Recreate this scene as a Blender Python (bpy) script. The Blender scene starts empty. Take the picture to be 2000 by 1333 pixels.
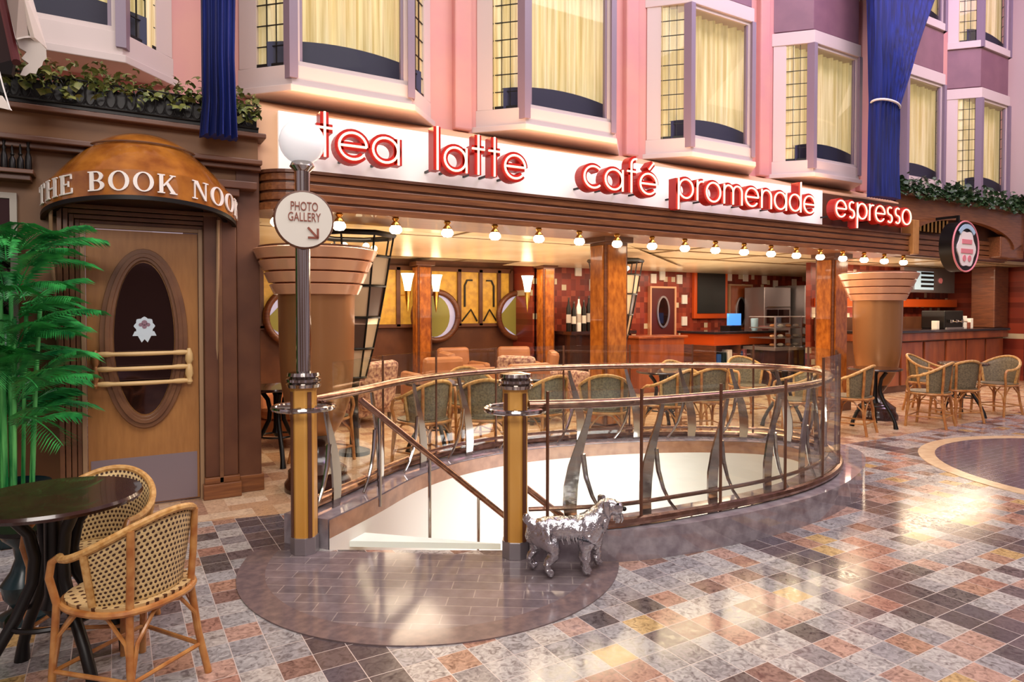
import bpy, bmesh, math, random
from mathutils import Vector, Matrix
random.seed(7)
PI=math.pi
S=bpy.context.scene; C=S.collection
def lin(c):
    return tuple((v/12.92 if v<=0.04045 else ((v+0.055)/1.055)**2.4) for v in c)
def hx(s): return lin(tuple(int(s[i:i+2],16)/255 for i in (0,2,4)))
# ---------------------------------------------------------------- camera, world, light, exposure
cam=bpy.data.objects.new('camera',bpy.data.cameras.new('camera')); C.objects.link(cam)
cam.location=(0,0,1.5); cam.rotation_euler=(math.radians(90-1.25),0,math.radians(-30.8))
cam.data.sensor_width=36; cam.data.lens=36*1300/2000; cam.data.shift_y=-33.1/2000*-1*-1
cam.data.clip_start=.02; S.camera=cam
S.view_settings.view_transform='Standard'; S.view_settings.look='None'
S.view_settings.gamma=1; S.view_settings.use_curve_mapping=False; S.view_settings.exposure=0.35
W=bpy.data.worlds.new('world'); S.world=W; W.use_nodes=True
wn=W.node_tree.nodes; wl=W.node_tree.links; wn.clear()
wo=wn.new('ShaderNodeOutputWorld'); wb=wn.new('ShaderNodeBackground'); wb.inputs[1].default_value=.55
wt=wn.new('ShaderNodeTexCoord'); wz=wn.new('ShaderNodeTexVoronoi'); wz.inputs['Scale'].default_value=5
wr=wn.new('ShaderNodeValToRGB'); wr.color_ramp.elements[0].color=(*hx('5a4038'),1); wr.color_ramp.elements[1].color=(*hx('fff0e0'),1)
e=wr.color_ramp.elements.new(.5); e.color=(*hx('a08078'),1); e=wr.color_ramp.elements.new(.75); e.color=(*hx('c8b4c0'),1)
wl.new(wt.outputs['Generated'],wz.inputs['Vector']); wl.new(wz.outputs['Color'],wr.inputs[0]); wl.new(wr.outputs[0],wb.inputs[0]); wl.new(wb.outputs[0],wo.inputs[0])
def light(name,kind,loc,power,col,size=1,size_y=None,rot=(0,0,0),spread=None):
    d=bpy.data.lights.new(name,kind); d.energy=power; d.color=col
    if kind=='AREA':
        d.size=size
        if size_y: d.shape='RECTANGLE'; d.size_y=size_y
    else: d.shadow_soft_size=size
    o=bpy.data.objects.new(name,d); o.location=loc; o.rotation_euler=rot; C.objects.link(o); return o
R=math.radians
light('promenade_ceiling_light','AREA',(4,1.0,8.6),560,(1,.93,.90),12,3,(R(18),0,0))
light('promenade_side_light','AREA',(-1.5,-3,5.5),230,(1,.92,.86),4,2,(R(55),0,R(-20)))
light('violet_wash_light','AREA',(9.5,3.2,8.6),230,(.78,.50,1.0),9,1.5,(R(42),0,0))
light('cornice_cove_light','AREA',(4.9,5.70,3.17),60,(1,.52,.24),7.4,.06,(R(205),0,0))
light('marquee_row_light','AREA',(5.6,5.48,2.22),80,(1,.76,.50),9,.12,(R(-20),0,0))
for x,y,p in ((2.6,7.6,40),(5.5,7.6,40),(8.6,7.6,40),(3.5,10,30),(6.6,9.6,30),(10,9.2,42),(13,8.2,42)):
    light('cafe_ceiling_light','AREA',(x,y,2.27),p,(1,.78,.58),1.6,1.2)
for x,y in ((2.6,7.3),(5.5,7.4),(8.3,7.4),(5.0,9.6),(9.5,8.6),(12.6,7.4)):
    light('cafe_ceiling_fill','AREA',(x,y,1.35),30,(1,.80,.60),2.2,1.6,(R(180),0,0))  # added fill aimed up to brighten the ceiling; no lamps stand there
light('bar_top_fill','AREA',(13.4,6.5,2.36),70,(1,.76,.52),3.4,.5)  # fill added over the bar to brighten its dark panels
light('bar_front_fill','AREA',(12.6,3.0,6.5),60,(1,.80,.62),4,2.5,(R(35),0,0))  # added fill out front, lifts the bar and the fascia above it
light('stairwell_light','AREA',(3.6,4.2,-.30),24,(.96,.98,1),1.8,1.0,(R(60),0,R(0)))
# ---------------------------------------------------------------- mesh builder
class MB:
    def __init__(s): s.v=[]; s.f=[]; s.uv={}
    def add(s,vs,fs):
        o=len(s.v); s.v+=[tuple(v) for v in vs]; s.f+=[tuple(i+o for i in f) for f in fs]; return s
    def box(s,x0,x1,y0,y1,z0,z1):
        return s.add([(x0,y0,z0),(x1,y0,z0),(x1,y1,z0),(x0,y1,z0),(x0,y0,z1),(x1,y0,z1),(x1,y1,z1),(x0,y1,z1)],
          [(0,3,2,1),(4,5,6,7),(0,1,5,4),(1,2,6,5),(2,3,7,6),(3,0,4,7)])
    def tube(s,pts,r,n=8,closed=False,flat=None):
        pts=[Vector(p) for p in pts]; m=len(pts); rs=r if isinstance(r,(list,tuple)) else [r]*m
        rings=[]; up=None
        for i,p in enumerate(pts):
            if closed: t=pts[(i+1)%m]-pts[i-1]
            else: t=pts[min(i+1,m-1)]-pts[max(i-1,0)]
            if t.length<1e-9: t=Vector((0,0,1))
            t.normalize()
            if up is None: up=Vector((0,0,1)) if abs(t.z)<.9 else Vector((0,1,0))
            a=t.cross(up)
            if a.length<1e-4: a=t.cross(Vector((1,0,0)))
            a.normalize(); b=a.cross(t).normalized(); up=b
            rings.append([p+(a*math.cos(2*PI*k/n)+b*math.sin(2*PI*k/n)*(flat or 1))*rs[i] for k in range(n)])
        vs=[v for g in rings for v in g]; fs=[]
        for i in range(m if closed else m-1):
            j=(i+1)%m
            for k in range(n): fs.append((i*n+k,i*n+(k+1)%n,j*n+(k+1)%n,j*n+k))
        if not closed: fs+= [tuple(range(n-1,-1,-1)),tuple((m-1)*n+k for k in range(n))]
        return s.add(vs,fs)
    def lathe(s,prof,n=24,c=(0,0,0),sx=1,sy=1,a0=0,a1=2*PI):
        full=abs(a1-a0-2*PI)<1e-6; m=n if full else n+1; vs=[]
        for r,z in prof:
            for k in range(m):
                a=a0+(a1-a0)*k/n; vs.append((c[0]+r*sx*math.cos(a),c[1]+r*sy*math.sin(a),c[2]+z))
        fs=[]
        for i in range(len(prof)-1):
            for k in range(n):
                k2=(k+1)%m; fs.append((i*m+k,i*m+k2,(i+1)*m+k2,(i+1)*m+k))
        if full and prof[0][0]>1e-5: fs.append(tuple(range(m-1,-1,-1)))
        if full and prof[-1][0]>1e-5: fs.append(tuple((len(prof)-1)*m+k for k in range(m)))
        return s.add(vs,fs)
    def ball(s,c,r,n=12,sz=1,sx=1,sy=1):
        pr=[(max(1e-6,r*math.sin(PI*i/n)),-r*sz*math.cos(PI*i/n)) for i in range(n+1)]
        return s.lathe(pr,n*2,c,sx,sy)
    def prism(s,poly,a,b,plane='XY'):   # poly 2D extruded from a to b along the remaining axis
        def P(u,v,w): return (u,v,w) if plane=='XY' else ((u,w,v) if plane=='XZ' else (w,u,v))
        n=len(poly); vs=[P(u,v,a) for u,v in poly]+[P(u,v,b) for u,v in poly]
        return s.add(vs,[tuple(range(n-1,-1,-1)),tuple(range(n,2*n))]+[(i,(i+1)%n,n+(i+1)%n,n+i) for i in range(n)])
    def ribbon(s,pts,w,a,b,closed=False,P=None):  # stroke of width w in (u,v), extruded from a to b; P maps (u,v,t)->xyz
        P=P or (lambda u,v,t:(u,t,v)); m=len(pts); L=[];Rr=[]
        for i,(u,v) in enumerate(pts):
            if closed: p,q=pts[i-1],pts[(i+1)%m]
            else: p,q=pts[max(i-1,0)],pts[min(i+1,m-1)]
            du,dv=q[0]-p[0],q[1]-p[1]; l=math.hypot(du,dv) or 1; nx,ny=-dv/l,du/l
            ww=w[i]/2 if isinstance(w,list) else w/2
            L.append((u+nx*ww,v+ny*ww)); Rr.append((u-nx*ww,v-ny*ww))
        vs=[P(*p,a) for p in L]+[P(*p,a) for p in Rr]+[P(*p,b) for p in L]+[P(*p,b) for p in Rr]; fs=[]
        for i in range(m if closed else m-1):
            j=(i+1)%m
            fs+=[(i,j,m+j,m+i),(2*m+i,3*m+i,3*m+j,2*m+j),(i,2*m+i,2*m+j,j),(m+i,m+j,3*m+j,3*m+i)]
        if not closed: fs+=[(0,m,3*m,2*m),(m-1,3*m-1,4*m-1,2*m-1)]
        return s.add(vs,fs)
    def xf(s,M):
        s.v=[tuple(M@Vector(v)) for v in s.v]; return s
    def build(s,name,m,parent=None,smooth=False,world=False,uv=None,bevel=0):
        vs=s.v
        if parent is not None and world:
            l=parent.location.copy(); pp_=parent.parent
            while pp_ is not None: l+=pp_.location; pp_=pp_.parent
            vs=[(v[0]-l[0],v[1]-l[1],v[2]-l[2]) for v in vs]
        me=bpy.data.meshes.new(name); me.from_pydata(vs,[],s.f); me.materials.append(m)
        bm=bmesh.new(); bm.from_mesh(me); bmesh.ops.recalc_face_normals(bm,faces=bm.faces); bm.to_mesh(me); bm.free()
        if smooth:
            me.polygons.foreach_set('use_smooth',[True]*len(me.polygons)); 
            try: me.set_sharp_from_angle(angle=R(42))
            except Exception: pass
        if uv:
            ul=me.uv_layers.new(name='UVMap')
            for lp in me.loops: ul.data[lp.index].uv=uv[lp.vertex_index]
        o=bpy.data.objects.new(name,me); C.objects.link(o)
        if parent is not None: o.parent=parent
        if bevel:
            b=o.modifiers.new('bevel','BEVEL'); b.width=bevel; b.segments=2; b.limit_method='ANGLE'
        return o
def tag(o,label=None,cat=None,group=None,kind=None):
    if label: o['label']=label
    if cat: o['category']=cat
    if group: o['group']=group
    if kind: o['kind']=kind
    return o
def empty(name,loc=(0,0,0),rz=0,**k):
    o=bpy.data.objects.new(name,None); o.empty_display_size=.1; C.objects.link(o); o.location=loc; o.rotation_euler=(0,0,rz); return tag(o,**k)
KIDS={}
def copy_tree(o,loc=None,rz=None,label=None,scale=None):
    def cp(q,par):
        c=q.copy(); C.objects.link(c)
        if par is not None: c.parent=par
        for ch in list(q.children): cp(ch,c)
        return c
    c=cp(o,None)
    if loc is not None: c.location=loc
    if rz is not None: c.rotation_euler=(0,0,rz)
    if scale: c.scale=(scale,)*3
    if label: c['label']=label
    return c
# ---------------------------------------------------------------- materials
def mat(name,col,rough=.5,metal=0,noise=0,nscale=8,col2=None,bump=0,stretch=None,emit=None,es=1,coat=0,alpha=1):
    m=bpy.data.materials.new(name); m.use_nodes=True; nt=m.node_tree; b=nt.nodes['Principled BSDF']
    b.inputs['Base Color'].default_value=(*col,1); b.inputs['Roughness'].default_value=rough; b.inputs['Metallic'].default_value=metal
    b.inputs['Coat Weight'].default_value=coat
    if emit: b.inputs['Emission Color'].default_value=(*emit,1); b.inputs['Emission Strength'].default_value=es
    if col2 or bump:
        tc=nt.nodes.new('ShaderNodeTexCoord'); mp=nt.nodes.new('ShaderNodeMapping'); nz=nt.nodes.new('ShaderNodeTexNoise')
        nz.inputs['Scale'].default_value=nscale; nz.inputs['Detail'].default_value=6
        if stretch: mp.inputs['Scale'].default_value=stretch
        nt.links.new(tc.outputs['Object'],mp.inputs[0]); nt.links.new(mp.outputs[0],nz.inputs['Vector'])
        if col2:
            r=nt.nodes.new('ShaderNodeValToRGB'); r.color_ramp.elements[0].position=.35; r.color_ramp.elements[1].position=.65
            r.color_ramp.elements[0].color=(*col,1); r.color_ramp.elements[1].color=(*col2,1)
            nt.links.new(nz.outputs['Fac'],r.inputs[0]); nt.links.new(r.outputs[0],b.inputs['Base Color'])
        if bump:
            bp=nt.nodes.new('ShaderNodeBump'); bp.inputs['Strength'].default_value=bump; bp.inputs['Distance'].default_value=.02
            nt.links.new(nz.outputs['Fac'],bp.inputs['Height']); nt.links.new(bp.outputs[0],b.inputs['Normal'])
    return m
def glassmat(name,tint=(1,1,1),refl=.10,rough=.02):
    m=bpy.data.materials.new(name); m.use_nodes=True; nt=m.node_tree; nt.nodes.clear()
    o=nt.nodes.new('ShaderNodeOutputMaterial'); mx=nt.nodes.new('ShaderNodeMixShader'); t=nt.nodes.new('ShaderNodeBsdfTransparent'); g=nt.nodes.new('ShaderNodeBsdfGlossy')
    t.inputs[0].default_value=(*tint,1); g.inputs['Roughness'].default_value=rough
    f=nt.nodes.new('ShaderNodeLayerWeight'); f.inputs[0].default_value=.5; pw=nt.nodes.new('ShaderNodeMath'); pw.operation='POWER'; pw.inputs[1].default_value=4; a=nt.nodes.new('ShaderNodeMath'); a.operation='MULTIPLY_ADD'; a.inputs[1].default_value=.6; a.inputs[2].default_value=refl
    nt.links.new(f.outputs['Facing'],pw.inputs[0]); nt.links.new(pw.outputs[0],a.inputs[0]); nt.links.new(a.outputs[0],mx.inputs[0]); nt.links.new(t.outputs[0],mx.inputs[1]); nt.links.new(g.outputs[0],mx.inputs[2]); nt.links.new(mx.outputs[0],o.inputs[0])
    return m
class N:   # tiny node helper
    def __init__(s,m): s.nt=m.node_tree
    def n(s,t,**k):
        x=s.nt.nodes.new(t)
        for a,b in k.items(): setattr(x,a,b)
        return x
    def l(s,a,b): s.nt.links.new(a,b)
    def m(s,op,a,b=None,c=None):
        x=s.n('ShaderNodeMath',operation=op)
        for i,v in enumerate((a,b,c)):
            if v is None: continue
            if isinstance(v,(int,float)): x.inputs[i].default_value=v
            else: s.l(v,x.inputs[i])
        return x.outputs[0]
    def mix(s,f,a,b):
        x=s.n('ShaderNodeMix',data_type='RGBA')
        if isinstance(f,(int,float)): x.inputs[0].default_value=f
        else: s.l(f,x.inputs[0])
        for i,v in ((6,a),(7,b)):
            if isinstance(v,tuple): x.inputs[i].default_value=(*v,1)
            else: s.l(v,x.inputs[i])
        return x.outputs[2]
    def ramp(s,f,els,const=False):
        r=s.n('ShaderNodeValToRGB'); cr=r.color_ramp
        if const: cr.interpolation='CONSTANT'
        while len(cr.elements)<len(els): cr.elements.new(.5)
        for e,(p,c) in zip(cr.elements,els): e.position=p; e.color=(*c,1)
        s.l(f,r.inputs[0]); return r.outputs[0]
def tilecell(h,pos,size,ox=0,oy=0):
    sx=h.n('ShaderNodeSeparateXYZ'); h.l(pos,sx.inputs[0])
    u=h.m('DIVIDE',h.m('SUBTRACT',sx.outputs[0],ox),size); v=h.m('DIVIDE',h.m('SUBTRACT',sx.outputs[1],oy),size)
    fu,fv=h.m('FLOOR',u),h.m('FLOOR',v)
    cb=h.n('ShaderNodeCombineXYZ'); h.l(fu,cb.inputs[0]); h.l(fv,cb.inputs[1])
    wn_=h.n('ShaderNodeTexWhiteNoise'); h.l(cb.outputs[0],wn_.inputs['Vector'])
    gu=h.m('ABSOLUTE',h.m('SUBTRACT',h.m('FRACT',u),.5)); gv=h.m('ABSOLUTE',h.m('SUBTRACT',h.m('FRACT',v),.5))
    grout=h.m('GREATER_THAN',h.m('MAXIMUM',gu,gv),.488)
    return sx,wn_.outputs['Value'],wn_.outputs['Color'],grout,cb
def floor_mat():
    m=mat('mosaic_tile_floor',(.5,.5,.5),.16); h=N(m); b=m.node_tree.nodes['Principled BSDF']
    g=h.n('ShaderNodeNewGeometry'); pos=g.outputs['Position']
    sx,val,colr,grout,cb=tilecell(h,pos,.15,.12,.05)
    base=h.ramp(val,[(0,hx('b2b0ae')),(.15,hx('c4c0ba')),(.30,hx('a6a3a3')),(.42,hx('9a9494')),(.50,hx('c4a08e')),(.58,hx('b48876')),(.66,hx('937468')),(.73,hx('b99078')),(.79,hx('cfae76')),(.84,hx('776867')),(.90,hx('675e5d')),(.95,hx('c4bdb4'))],True)
    nz=h.n('ShaderNodeTexNoise'); nz.inputs['Scale'].default_value=26; nz.inputs['Detail'].default_value=8; nz.inputs['Distortion'].default_value=1.6
    va=h.n('ShaderNodeVectorMath',operation='ADD'); sc=h.n('ShaderNodeVectorMath',operation='SCALE'); sc.inputs[3].default_value=7.3
    h.l(cb.outputs[0],sc.inputs[0]); h.l(pos,va.inputs[0]); h.l(sc.outputs[0],va.inputs[1]); h.l(va.outputs[0],nz.inputs['Vector'])
    vein=h.ramp(nz.outputs['Fac'],[(.30,hx('8a7f80')),(.5,hx('dadada')),(.7,hx('ffffff'))])
    mm=h.n('ShaderNodeMix',data_type='RGBA',blend_type='MULTIPLY'); mm.inputs[0].default_value=.9; h.l(base,mm.inputs[6]); h.l(vein,mm.inputs[7]); base=mm.outputs[2]
    band=None
    for x0,x1 in ((.72,1.02),(3.42,3.72),(4.77,5.07),(-1.98,-1.68),(7.02,7.32)):
        t=h.m('MULTIPLY',h.m('GREATER_THAN',sx.outputs[0],x0),h.m('LESS_THAN',sx.outputs[0],x1))
        band=t if band is None else h.m('MAXIMUM',band,t)
    bc=h.ramp(val,[(0,hx('695b5c')),(.3,hx('5c5153')),(.6,hx('72625e')),(.85,hx('625a60'))],True)
    mb=h.n('ShaderNodeMix',data_type='RGBA',blend_type='MULTIPLY'); mb.inputs[0].default_value=.6; h.l(bc,mb.inputs[6]); h.l(vein,mb.inputs[7])
    col=h.mix(band,base,mb.outputs[2])
    col=h.mix(grout,col,hx('c5bab2'))
    # terrace of the cafe: warm tan stone beyond a gently curved edge
    edge=h.m('ADD',4.42,h.m('MULTIPLY',h.m('POWER',h.m('SUBTRACT',sx.outputs[0],8.2),2),.012))
    ter=h.m('GREATER_THAN',sx.outputs[1],edge)
    tc=h.ramp(val,[(0,hx('d8b692')),(.4,hx('e4c8a6')),(.7,hx('caa27c')),(.88,hx('b48c72'))],True)
    tv=h.n('ShaderNodeMix',data_type='RGBA',blend_type='MULTIPLY'); tv.inputs[0].default_value=.5; h.l(tc,tv.inputs[6]); h.l(vein,tv.inputs[7])
    col=h.mix(ter,col,tv.outputs[2])
    h.l(col,b.inputs['Base Color'])
    rr=h.ramp(nz.outputs['Fac'],[(.3,(.10,)*3),(.7,(.24,)*3)]); h.l(rr,b.inputs['Roughness'])
    return m
def brick_mat(name,c1,c2,mort,scale,rough=.2,bw=.5,rh=.25,ms=.01,vec='pos',off=.5):
    m=mat(name,c1,rough); h=N(m); b=m.node_tree.nodes['Principled BSDF']
    br=h.n('ShaderNodeTexBrick'); br.inputs['Color1'].default_value=(*c1,1); br.inputs['Color2'].default_value=(*c2,1); br.inputs['Mortar'].default_value=(*mort,1)
    br.inputs['Scale'].default_value=scale; br.inputs['Mortar Size'].default_value=ms; br.inputs['Brick Width'].default_value=bw; br.inputs['Row Height'].default_value=rh; br.offset=off
    g=h.n('ShaderNodeTexCoord'); mp=h.n('ShaderNodeMapping'); h.l(g.outputs['Object'],mp.inputs[0])
    if vec=='xz': mp.inputs['Rotation'].default_value=(R(90),0,0)
    if vec=='rot': mp.inputs['Rotation'].default_value=(0,0,R(34))
    h.l(mp.outputs[0],br.inputs['Vector'])
    nz=h.n('ShaderNodeTexNoise'); nz.inputs['Scale'].default_value=14; nz.inputs['Detail'].default_value=8; h.l(g.outputs['Object'],nz.inputs['Vector'])
    v=h.ramp(nz.outputs['Fac'],[(.3,(.62,.60,.60)),(.7,(1,1,1))])
    mm=h.n('ShaderNodeMix',data_type='RGBA',blend_type='MULTIPLY'); mm.inputs[0].default_value=.8; h.l(br.outputs[0],mm.inputs[6]); h.l(v,mm.inputs[7]); h.l(mm.outputs[2],b.inputs['Base Color'])
    return m
def weave_mat(name,c1,c2,nu,nv,rad=.27):
    m=mat(name,c1,.5); h=N(m); b=m.node_tree.nodes['Principled BSDF']
    uv=h.n('ShaderNodeUVMap'); sx=h.n('ShaderNodeSeparateXYZ'); h.l(uv.outputs[0],sx.inputs[0])
    u=h.m('MULTIPLY',sx.outputs[0],nu); v=h.m('MULTIPLY',sx.outputs[1],nv)
    row=h.m('FLOOR',v); sh=h.m('MULTIPLY',h.m('MODULO',row,2),.5)
    fu=h.m('SUBTRACT',h.m('FRACT',h.m('ADD',u,sh)),.5); fv=h.m('SUBTRACT',h.m('FRACT',v),.5)
    d=h.m('SQRT',h.m('ADD',h.m('MULTIPLY',fu,fu),h.m('MULTIPLY',fv,fv)))
    dot=h.m('LESS_THAN',d,rad)
    nz=h.n('ShaderNodeTexNoise'); nz.inputs['Scale'].default_value=30; cc=h.ramp(nz.outputs['Fac'],[(.3,tuple(x*.75 for x in c1)),(.7,c1)])
    h.l(h.mix(dot,cc,c2),b.inputs['Base Color'])
    bp=h.n('ShaderNodeBump'); bp.inputs['Strength'].default_value=.6; bp.inputs['Distance'].default_value=.004; h.l(d,bp.inputs['Height']); h.l(bp.outputs[0],b.inputs['Normal'])
    return m
def redtile_mat():
    m=mat('red_wall_tile',hx('8e2f1c'),.25); h=N(m); b=m.node_tree.nodes['Principled BSDF']
    tc=h.n('ShaderNodeTexCoord'); mp=h.n('ShaderNodeMapping'); mp.inputs['Rotation'].default_value=(R(90),0,0); h.l(tc.outputs['Object'],mp.inputs[0])
    sx,val,cc,grout,cb=tilecell(h,mp.outputs[0],.11)
    col=h.ramp(val,[(0,hx('7c3224')),(.3,hx('8c3a28')),(.6,hx('6a2a1e')),(.85,hx('9a4a34')),(.93,hx('c4b496'))],True)
    h.l(h.mix(grout,col,hx('70402e')),b.inputs['Base Color']); return m
M={}
M['floor']=floor_mat()
M['platform']=brick_mat('grey_paving_brick',hx('85787a'),hx('73696c'),hx('a09590'),1,.12,.26,.10,.003,'rot')
M['ring']=mat('dark_granite_ring',hx('66595a'),.12,col2=hx('7d6a66'),nscale=20)
M['cream_ring']=mat('cream_stone_ring',hx('d8c09a'),.2,col2=hx('c9ad88'),nscale=12)
M['medallion']=brick_mat('violet_grey_paving',hx('7a6c74'),hx('6b6068'),hx('94868a'),1,.12,.22,.075,.003,'xy')
M['kerb']=brick_mat('polished_granite_kerb',hx('948888'),hx('83777a'),hx('5d5250'),1,.08,.9,.9,.004,'xy')
M['kerb_side']=mat('polished_grey_granite',hx('aca4a8'),.05,col2=hx('8a7f85'),nscale=10,metal=.3)
M['cream']=mat('cream_plaster',hx('dcd6ca'),.6)
M['brown_stone']=mat('brown_stone',hx('a5785a'),.3,col2=hx('8a5f45'),nscale=10)
M['wood']=mat('reddish_brown_wood',hx('5c3321'),.38,col2=hx('774529'),nscale=5,stretch=(1,1,8),coat=.2)
M['wood_h']=mat('horizontal_grain_wood',hx('6e4023'),.38,col2=hx('8a5630'),nscale=6,stretch=(.6,8,8),coat=.2)
M['wall_brown']=mat('brown_painted_wall',hx('75502f'),.5,col2=hx('825933'),nscale=3)
M['panel_brown']=mat('dark_panel_wood',hx('593524'),.4,col2=hx('69422c'),nscale=4)
M['doorwood']=mat('honey_maple_door',hx('9c6a38'),.35,col2=hx('a97640'),nscale=5,stretch=(6,1,1),coat=.25)
M['trim']=mat('brown_door_trim',hx('6a4630'),.35,col2=hx('7d5638'),nscale=6)
M['trimlight']=mat('tan_door_frame',hx('a48463'),.4)
M['dark']=mat('black_metal',hx('14110f'),.4,metal=.3)
M['darkwood']=mat('dark_espresso_wood',hx('2c1713'),.22,col2=hx('3a1f18'),nscale=6,coat=.5)
M['burl']=mat('orange_burl_wood',hx('b86c24'),.22,col2=hx('8e4b18'),nscale=9,coat=.4,stretch=(2,2,1))
M['dome']=mat('glossy_burl_dome',hx('b2702c'),.16,col2=hx('8a4e1e'),nscale=7,coat=.6)
M['postwood']=mat('amber_post_wood',hx('dca858'),.25,col2=hx('cc923c'),nscale=4,stretch=(1,1,.2),coat=.3)
M['steel']=mat('polished_steel',hx('b8b2ae'),.10,metal=1)
M['railsteel']=mat('worn_rail_steel',hx('b08c78'),.24,metal=1,col2=hx('8a6c5c'),nscale=16)
M['chrome']=mat('silver_casting',hx('c8c8cc'),.12,metal=1,bump=.7,nscale=22)
M['brass']=mat('brass',hx('c89a4a'),.22,metal=1)
M['copper']=mat('copper_bronze',hx('a9774a'),.34,metal=.6,coat=.2)
M['copperband']=mat('peach_copper_band',hx('e8b088'),.22,metal=.3,coat=.3)  # lightened so the highlights on the bands sit in the colour
M['glass']=glassmat('clear_glass',(.96,.98,.96),.05)
M['winglass']=glassmat('window_glass',(.95,.95,.92),.02)
M['greenglass']=glassmat('green_tinted_glass',(.55,.78,.66),.18)
M['darkglass']=mat('dark_reflective_glass',hx('4a3634'),.05,metal=.85)
M['white']=mat('white_gloss_paint',hx('f2ece4'),.4)
M['signwhite']=mat('lit_white_board',hx('f6f2ea'),.5,emit=hx('fff6ea'),es=.30)
M['red']=mat('red_channel_metal',hx('a81c14'),.35,emit=hx('ff2a10'),es=.07)  # faint emission puts the red neon glow into the channel metal
M['neon']=mat('neon_tube_glow',hx('ffd0b8'),.4,emit=(1,.46,.32),es=1.7)
M['bulb']=mat('bulb_glow',hx('fff0d0'),.4,emit=(1,.85,.6),es=9)
M['globe']=mat('milk_glass_globe',hx('f2f0ee'),.25,emit=(.95,.96,1),es=.28)
M['tulip']=mat('lit_tulip_shade',hx('ffe8c0'),.4,emit=(1,.82,.5),es=3)
M['peachglow']=mat('glow_tinted_cornice',hx('e6b890'),.5)  # cream cornice, with its orange glow put into the colour
M['nosing']=mat('pale_green_white_nosing',hx('e6f2ea'),.3)
M['maroondoor']=mat('maroon_door',hx('4e1c18'),.35)
M['pink']=mat('pink_plaster',hx('d29a90'),.6,col2=hx('cc9090'),nscale=2)
M['bayframe']=mat('pale_bay_paint',hx('cfc0bc'),.45)
M['mullion']=mat('grey_violet_mullion',hx('88798a'),.4)
M['spandrel']=mat('mauve_spandrel',hx('86606c'),.5,col2=hx('7a5664'),nscale=3)
M['curtain']=mat('lit_sheer_curtain',hx('f2e8cc'),.7,emit=hx('ecd79c'),es=.30,col2=hx('b49a60'),nscale=5,stretch=(4,4,.12))
M['navy']=mat('navy_upholstery',hx('2c2f4e'),.6)
M['room']=mat('lit_room_wall',hx('d2bd88'),.7,emit=hx('e8d498'),es=.22)
M['blue']=mat('royal_blue_cloth',hx('0a2680'),.75,col2=hx('041046'),nscale=3,stretch=(9,9,.3))
M['cord']=mat('white_cord',hx('e8e6e0'),.5)
M['ivy']=mat('ivy_green',hx('4a5c2c'),.4,col2=hx('8a8a48'),nscale=18)
M['darkivy']=mat('dark_ivy_green',hx('1e3a20'),.4,col2=hx('3c5a34'),nscale=12)
M['palm']=mat('palm_green',hx('0e5a2c'),.30,col2=hx('46b85a'),nscale=8)  # brighter second green puts the lit leaves into the colour
M['stem']=mat('bamboo_green',hx('1f7a3c'),.25,col2=hx('6fce70'),nscale=6,stretch=(4,4,.5))
M['teal']=mat('dark_teal_glaze',hx('0f2a2e'),.25)
M['weave']=weave_mat('woven_rattan',hx('dcc088'),hx('3c2012'),30,17,.31)
M['seatweave']=weave_mat('woven_seat',hx('d6b67e'),hx('50301c'),12,12,.24)
M['rattan']=mat('rattan_cane',hx('c08a4c'),.35,col2=hx('a0602c'),nscale=14,coat=.2)
M['rattanrim']=mat('wrapped_rattan_rim',hx('cfa566'),.45,col2=hx('b2803f'),nscale=40)
M['fweave']=mat('olive_wicker',hx('85785a'),.6,col2=hx('5f5440'),nscale=60)
M['tan']=mat('tan_leather',hx('b87c54'),.45,col2=hx('a46c46'),nscale=4)
M['floral']=mat('floral_fabric',hx('d8b8a0'),.7,col2=hx('7a4a4c'),nscale=22)
M['ceil']=mat('cream_ceiling_panel',hx('d9c5a0'),.22,col2=hx('cdb78f'),nscale=2)
M['redtile']=redtile_mat()
M['yellowpanel']=mat('yellow_patterned_glass',hx('c99a34'),.35,col2=hx('a8782a'),nscale=9,emit=hx('d8a040'),es=.25)
M['blackboard']=mat('black_menu_board',hx('141c1c'),.4)
M['orange']=mat('glossy_orange_panel',hx('c4501c'),.25)
M['barwood']=mat('cherry_bar_wood',hx('a4562a'),.3,col2=hx('7c3a1b'),nscale=5,stretch=(1,1,.3),coat=.3)
M['granite']=mat('dark_granite_top',hx('2a2428'),.1)
M['steelbrushed']=mat('brushed_steel',hx('b4b0b2'),.32,metal=.85)
M['greywall']=mat('pale_grey_wall',hx('c8c2cc'),.6)
M['kick']=mat('mauve_grey_kickplate',hx('8f8186'),.35,metal=.3)
M['brownpale']=mat('pale_wood_rail',hx('d8b57c'),.35)
M['maroon']=mat('maroon_bar',hx('4a1418'),.4)
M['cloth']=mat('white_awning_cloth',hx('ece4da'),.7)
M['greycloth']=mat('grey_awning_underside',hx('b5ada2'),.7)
M['bluepl']=mat('bright_blue_plastic',hx('2c5ca8'),.3)
M['screen']=mat('lit_menu_screen',hx('a9bcc4'),.3,emit=hx('b8d0d8'),es=.5)
M['pinkink']=mat('pink_print',hx('e58a92'),.5); M['redink']=mat('brown_red_print',hx('8a4a38'),.5); M['blueink']=mat('pale_blue_print',hx('a9cbe0'),.5)
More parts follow.
